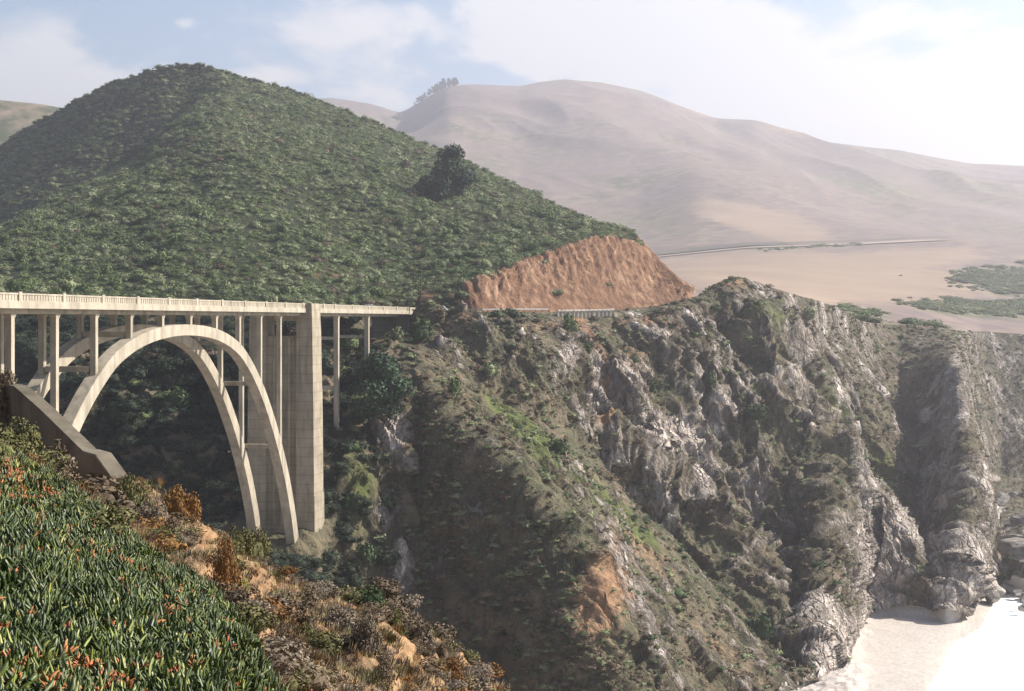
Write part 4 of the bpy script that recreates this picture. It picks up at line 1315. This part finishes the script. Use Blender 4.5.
# ---- single shrubs and trees
def stems_mesh(rng, n, h, r_, spread):
    b = Boxes()
    for _ in range(n):
        a = rng.uniform(0, 6.28); q = spread * rng.uniform(.3, 1)
        p0 = (math.cos(a) * .05, math.sin(a) * .05, -.15); p1 = (math.cos(a) * q * .45, math.sin(a) * q * .45, h * .4); p2 = (math.cos(a) * q, math.sin(a) * q, h * rng.uniform(.6, .9))
        b.bar(p0, p1, r_ * 2); b.bar(p1, p2, r_ * 1.2)
    return mesh_np('stems', np.array(b.v), np.array(b.f), smooth=False)


shrub_forms = {}


def shrub_mesh(kind_, form):
    key = (kind_, form)
    if key not in shrub_forms:
        r_ = np.random.default_rng(100 + form)
        fine = form < 10
        v, f = leaf_cloud(2600 if fine else 420, r_, lumps=14 if fine else 10, leaf=.042 if fine else .11, core=.66 if fine else .74, longer=1.5 if kind_ in ('grey', 'brown') else 1.1, lump_r=(.2, .42))
        me = mesh_np('foliage', v, f, smooth=False); me.materials.append(ML[kind_])
        st = stems_mesh(r_, 7, .8, .02, .5); st.materials.append(M_BARK)
        shrub_forms[key] = (me, st)
    return shrub_forms[key]


def shrub(p, w, h, kind_, label, form=0, name='shrub', cat='shrub', group=None, rz=None, parts=True):
    me, st = shrub_mesh(kind_, form)
    root = empty(name, p, RNG.uniform(0, 6.28) if rz is None else rz)
    root.scale = (w / 2, w / 2 * RNG.uniform(.85, 1.1), h * 1.12)
    tag(root, label, cat, group)
    link('foliage', me, root)
    if parts: link('stems', st, root)
    return root


near = [  # px, py of the foot, width, height (pixels), leaves, form, label
    (4, 410, 44, 52, 'brown', 1, 'brown bush rising behind the upper end of the slanting concrete wall'),
    (14, 468, 66, 66, 'olive', 0, 'tall olive scrub against the front of the slanting concrete wall'),
    (48, 490, 56, 62, 'brown', 2, 'dry brown scrub in front of the slanting wall, above the ice plant'),
    (78, 515, 24, 20, 'brown', 3, 'small dark brown bush at the foot of the wall end block'),
    (134, 518, 44, 52, 'olive', 4, 'olive bush right beside the broken end of the slanting wall'),
    (112, 526, 28, 36, 'green', 1, 'dark green bush below the broken end of the slanting wall'),
    (150, 530, 34, 46, 'grey', 2, 'grey brown twiggy bush between the wall end and the rusty bush'),
    (178, 520, 46, 46, 'rust', 0, 'rusty orange bush on the crest, left of the dirt scar'),
    (170, 545, 24, 34, 'brown', 4, 'dark bush hanging over the hollow beside the dirt scar'),
    (216, 588, 42, 60, 'rust', 3, 'rust and orange bush below the olive dome in front of the tower foot'),
    (228, 560, 36, 44, 'olive', 2, 'olive bush between the rust bush and the canyon edge'),
    (248, 560, 44, 44, 'olive', 1, 'round olive dome in front of the foot of the bridge tower'),
    (236, 595, 26, 26, 'lime', 4, 'yellow green clump under the round olive dome'),
    (206, 612, 24, 22, 'green', 2, 'small green clump at the edge of the ice plant, beside the dirt scar'),
    (305, 612, 34, 32, 'brown', 0, 'dark brown bush on the near crest below the tower foot'),
    (334, 634, 46, 38, 'grey', 1, 'wide grey mound left of the dark green dome on the near crest'),
    (358, 652, 44, 44, 'grey', 3, 'pale grey mound below the dark green dome'),
    (366, 612, 44, 36, 'green', 0, 'dark green dome on the near crest'),
    (388, 632, 26, 30, 'olive', 3, 'olive bush right beside the dark green dome'),
    (412, 650, 40, 42, 'grey', 4, 'grey twiggy bush on the falling edge right of the green dome'),
    (436, 660, 30, 26, 'brown', 1, 'brown bush above the rusty clump at the end of the near bank'),
    (446, 684, 36, 32, 'rust', 4, 'rusty clump close to the end of the near bank'),
    (470, 692, 28, 24, 'grey', 0, 'grey tuft near the tip of the near bank'),
    (484, 700, 22, 18, 'lime', 2, 'yellow green tuft at the tip of the near bank'),
    (310, 652, 44, 34, 'olive', 4, 'low olive bush in the middle of the brown bank'),
    (268, 650, 36, 30, 'brown', 2, 'brown bush in the hollow right of the ice plant'),
    (282, 690, 46, 34, 'grey', 2, 'grey brown bush at the bottom edge right of the ice plant'),
    (330, 688, 38, 30, 'brown', 3, 'brown mound at the bottom edge under the grey mounds'),
    (400, 690, 34, 24, 'rust', 1, 'rusty low clump at the bottom edge under the grey twigs'),
    (375, 678, 32, 24, 'brown', 4, 'small brown bush between the bottom edge and the pale grey mound'),
]
for px, py, w, h, kd, fm, lab in near:
    b_ = ('FC', 'FC1b') if (px < 60 and py > 450) or py > 605 and px < 215 else ('FC1b', 'FD')
    p = land_at(px, py, *b_) if px != 4 else at(4, 410, 46)
    m = p.y / FPX
    shrub(p - Vector((0, 0, .06)), w * m * 1.05, h * m * .92, kd, lab, fm)

roadside = [
    (455, 322, 34, 17, 'green', 10, 'wide green bush at the roadside just past the end of the bridge'),
    (498, 318, 22, 14, 'green', 11, 'round dark green bush by the guardrail, left of its twin'),
    (512, 319, 26, 13, 'green', 12, 'flat green bush by the guardrail, right of its twin'),
    (556, 328, 20, 18, 'hill', 13, 'dark bush at the left end of the ribbed retaining wall'),
    (418, 340, 26, 26, 'green', 10, 'dark green bush below the abutment of the bridge'),
    (740, 414, 30, 20, 'green', 11, 'large green bush high on the cliff below its hump'),
    (640, 390, 20, 15, 'green', 12, 'green bush on the cliff below the ribbed retaining wall'),
    (692, 384, 22, 14, 'green', 13, 'green bush on the cliff between the pale rock faces'),
    (756, 640, 28, 30, 'green', 10, 'big green bush at the foot of the shaded gully near the beach'),
    (620, 362, 16, 10, 'green', 11, 'small green bush under the right end of the ribbed wall'),
    (548, 452, 22, 16, 'green', 12, 'green bush at the top of the grassy spur'),
    (356, 560, 26, 22, 'green', 13, 'green bush on the pale outcrop right of the tower foot'),
    (345, 508, 26, 18, 'green', 10, 'green bush on the ledge beside the bridge tower'),
    (384, 505, 24, 16, 'green', 11, 'green bush on the dark cleft below the cypress'),
    (442, 392, 20, 18, 'hill', 12, 'dark shrub on the shaded flank right of the cypress'),
    (480, 372, 22, 14, 'sage', 13, 'grey green shrub on the slope under the guardrail'),
    (800, 318, 28, 12, 'sage', 10, 'grey green shrub on the crest right of the hump'),
    (905, 480, 24, 14, 'green', 11, 'green shrub in the gully left of the grey buttress'),
    (530, 655, 16, 11, 'green', 12, 'small bright green shrub in the dark face of the near spur'),
    (130, 420, 26, 22, 'green', 13, 'pale green tree crown seen through the arch, left of the canyon floor'),
    (185, 410, 34, 28, 'green', 10, 'pale green tree crown seen through the middle of the arch'),
    (152, 428, 20, 18, 'sage', 11, 'small grey green crown seen through the arch between two larger ones'),
    (395, 340, 18, 16, 'sage', 12, 'grey green bush under the deck close to the abutment'),
]
for px, py, w, h, kd, fm, lab in roadside:
    p = land_at(px, py, 'S0', 'RD')
    m = p.y / FPX
    shrub(p - Vector((0, 0, .25)), w * m * 1.1, h * m * .95, kd, lab, fm)

# the shrubs that show largest on the foot of the hill
pts, px_, py_ = sample('RD', 'H2', 150, lambda s_: (1 - cutm[s_]) * (PY[s_] > 215) * (PX[s_] < 560), lo=0, hi=560)
for q in pts:
    w = RNG.uniform(3.4, 5.8)
    shrub(Vector(q) - Vector((0, 0, .3)), w, w * RNG.uniform(.45, .7), random.choice(['hill', 'hill', 'sage']), 'rounded grey green shrub on the lower slope of the hill behind the bridge', 10 + random.randrange(4), 'hillside_shrub', 'shrub', 'chaparral shrubs on the foot of the hill', parts=False)


def tree(p, h, w, kind_, label, name, seed, n_leaf=2600, leaf=.055, trunk=.28, shape='round', limbs=9, group=None, cat='tree', lean=(0, 0)):
    r_ = np.random.default_rng(seed)
    root = empty(name, p)
    tag(root, label, cat, group)
    b = Boxes()
    zt = h * trunk
    tp = Vector((lean[0] * h * .3, lean[1] * h * .3, h * .75))
    prev = Vector((0, 0, -.5)); n_ = 6
    v, f = [], []
    for k in range(n_ + 1):
        t = k / n_
        c = Vector((lean[0] * h * .35 * t * t, lean[1] * h * .35 * t * t, -.5 + t * (h * .82)))
        rad = h * .022 * (1 - .85 * t) + .03
        for j in range(8): v.append((c.x + math.cos(j * .785) * rad, c.y + math.sin(j * .785) * rad, c.z))
    for k in range(n_):
        for j in range(8): f.append([k * 8 + j, k * 8 + (j + 1) % 8, k * 8 + 8 + (j + 1) % 8, k * 8 + 8 + j])
    b.v, b.f = [tuple(q) for q in v], f
    cs, rs = [], []
    for _ in range(limbs):
        t = r_.uniform(.12, 1.0)
        if shape == 'cone': rr = (1 - t) * .42 + .05
        else: rr = .40 * math.sqrt(max(.05, 1 - (2 * t - .85) ** 2 * .8))
        a = r_.uniform(0, 6.28)
        q = rr * w * r_.uniform(.4, 1.0)
        zc = zt + (h - zt) * t * .9
        cx = math.cos(a) * q + lean[0] * h * .35 * (zc / h) ** 2; cy = math.sin(a) * q + lean[1] * h * .35 * (zc / h) ** 2
        cs.append((cx, cy, zc)); rs.append(w * r_.uniform(.13, .24) * (1.1 - .5 * t if shape == 'cone' else 1))
        b.bar((lean[0] * h * .2 * t, lean[1] * h * .2 * t, zc * .8), (cx, cy, zc), h * .012)
    tr = link('trunk', mesh_np('trunk', np.array(b.v), np.array(b.f), smooth=False), root, M_BARK)
    cs, rs = np.array(cs), np.array(rs)
    k = r_.choice(limbs, n_leaf, p=rs ** 2 / (rs ** 2).sum())
    dr = r_.normal(size=(n_leaf, 3)); dr /= np.linalg.norm(dr, axis=1)[:, None]
    pos = cs[k] + dr * (rs[k] * r_.uniform(.35, 1.1, n_leaf) ** .6)[:, None] * np.array([1.15, 1.15, .8])
    nr_ = dr + r_.normal(size=(n_leaf, 3)) * .6; nr_ /= np.linalg.norm(nr_, axis=1)[:, None]
    t = np.cross(nr_, r_.normal(size=(n_leaf, 3))); t /= np.linalg.norm(t, axis=1)[:, None]
    bb = np.cross(nr_, t); sz_ = leaf * w * r_.uniform(.6, 1.3, n_leaf)[:, None]
    v = np.stack([pos - t * sz_, pos - bb * sz_ * .5, pos + t * sz_, pos + bb * sz_ * .5], 1).reshape(-1, 3)
    link('crown', mesh_np('crown', v, np.arange(4 * n_leaf).reshape(-1, 4), smooth=False), root, ML[kind_])
    return root


p = land_at(376, 424, 'S1', 'R')
tree(p + Vector((.8, 0, 0)), 76 * p.y / FPX, 64 * p.y / FPX, 'cypress', 'dark green spreading cypress on the cliff edge below the end of the bridge', 'cypress_tree', 5, 5200, .034, .10, limbs=26, lean=(.2, 0))
p = land_at(452, 198, 'RD', 'H')
tree(p - Vector((0, 0, .5)), 56 * p.y / FPX, 46 * p.y / FPX, 'cypress', 'tall dark tree standing on the open right shoulder of the green hill', 'evergreen_tree', 8, 5200, .036, .06, limbs=26, lean=(.15, 0))
p = land_at(431, 200, 'RD', 'H')  # added low tree: its dark crown stands in for the tall tree's shadow
tree(p - Vector((0, 0, .5)), 26 * p.y / FPX, 36 * p.y / FPX, 'cypress', 'low dark tree added for the shadow just left of and below the tall dark tree on the hill', 'evergreen_tree', 12, 3200, .045, .05, limbs=18, lean=(-.2, 0))
rr_ = np.random.default_rng(4)
xs = np.sort(408 + 49 * rr_.uniform(0, 1, 44) ** .8)
for k, x in enumerate(xs):
    c = int(np.argmin(np.abs(cols - x)))
    q = Vector(P[row_of['M'] - int(rr_.integers(0, 2)), c])
    hgt = rr_.uniform(13, 21) * (0.7 + .6 * sstep(412, 446, x)) * (1 if x < 448 else .8)
    tree(q - Vector((0, 0, 1)), float(hgt), float(hgt * rr_.uniform(.55, .75)), 'dark', 'dark conifer in the row on the hazy mountain ridge above the green hill', 'conifer_tree', 30 + k, 420, .10, .08, 'cone', 12, group='conifers on the far ridge')


# ---- boulders at the foot of the far cliff
def boulder_mesh(seed):
    bm = bmesh.new(); bmesh.ops.create_icosphere(bm, subdivisions=4, radius=1.0)
    for f_ in bm.faces: f_.smooth = False
    v = np.array([tuple(q.co) for q in bm.verts])
    r_ = np.random.default_rng(seed); off = r_.uniform(0, 50, 3)
    pl = r_.normal(size=(16, 3)); pl /= np.linalg.norm(pl, axis=1)[:, None]
    lim = r_.uniform(.5, .8, 16)
    for nrm, lm in zip(pl, lim):
        d_ = v @ nrm; v -= np.maximum(0, d_ - lm)[:, None] * nrm[None]
    v *= (1 + .10 * fbm(v * 2.2 + off, 4))[:, None]
    for q, co in zip(bm.verts, v): q.co = co
    me = bpy.data.meshes.new('boulder'); bm.to_mesh(me); bm.free()
    for nm, val in (('rock', .45), ('soil', 0.0), ('green', .1)): add_attr(me, nm, np.full(len(v), val))
    me.materials.append(M_ROCK)
    return me


BM = [boulder_mesh(k) for k in range(5)]
rb = np.random.default_rng(9)
cnt = 0
while cnt < 38:
    x, y = rb.uniform(968, 1034), rb.uniform(484, 612)
    if x < 985 and y > 598: continue
    d_ = (75 - rb.uniform(.5, 3.5) * (1 if y > 560 else 2.0)) * FPX / (y - HY)
    if d_ > 620: continue
    q = at(x, y, d_)
    o = link('boulder', BM[cnt % 5]); s_ = rb.uniform(1.6, 5.5) * (.7 + .5 * (y < 570))
    o.location = q - Vector((0, 0, s_ * .25)); o.scale = (s_ * rb.uniform(.9, 1.5), s_ * rb.uniform(.8, 1.3), s_ * rb.uniform(.6, .95)); o.rotation_euler = (rb.uniform(-.3, .3), rb.uniform(-.3, .3), rb.uniform(0, 6.28))
    tag(o, 'grey boulder in the rock field between the grey buttress and the sea', 'boulder', 'boulders at the foot of the far cliff')
    cnt += 1
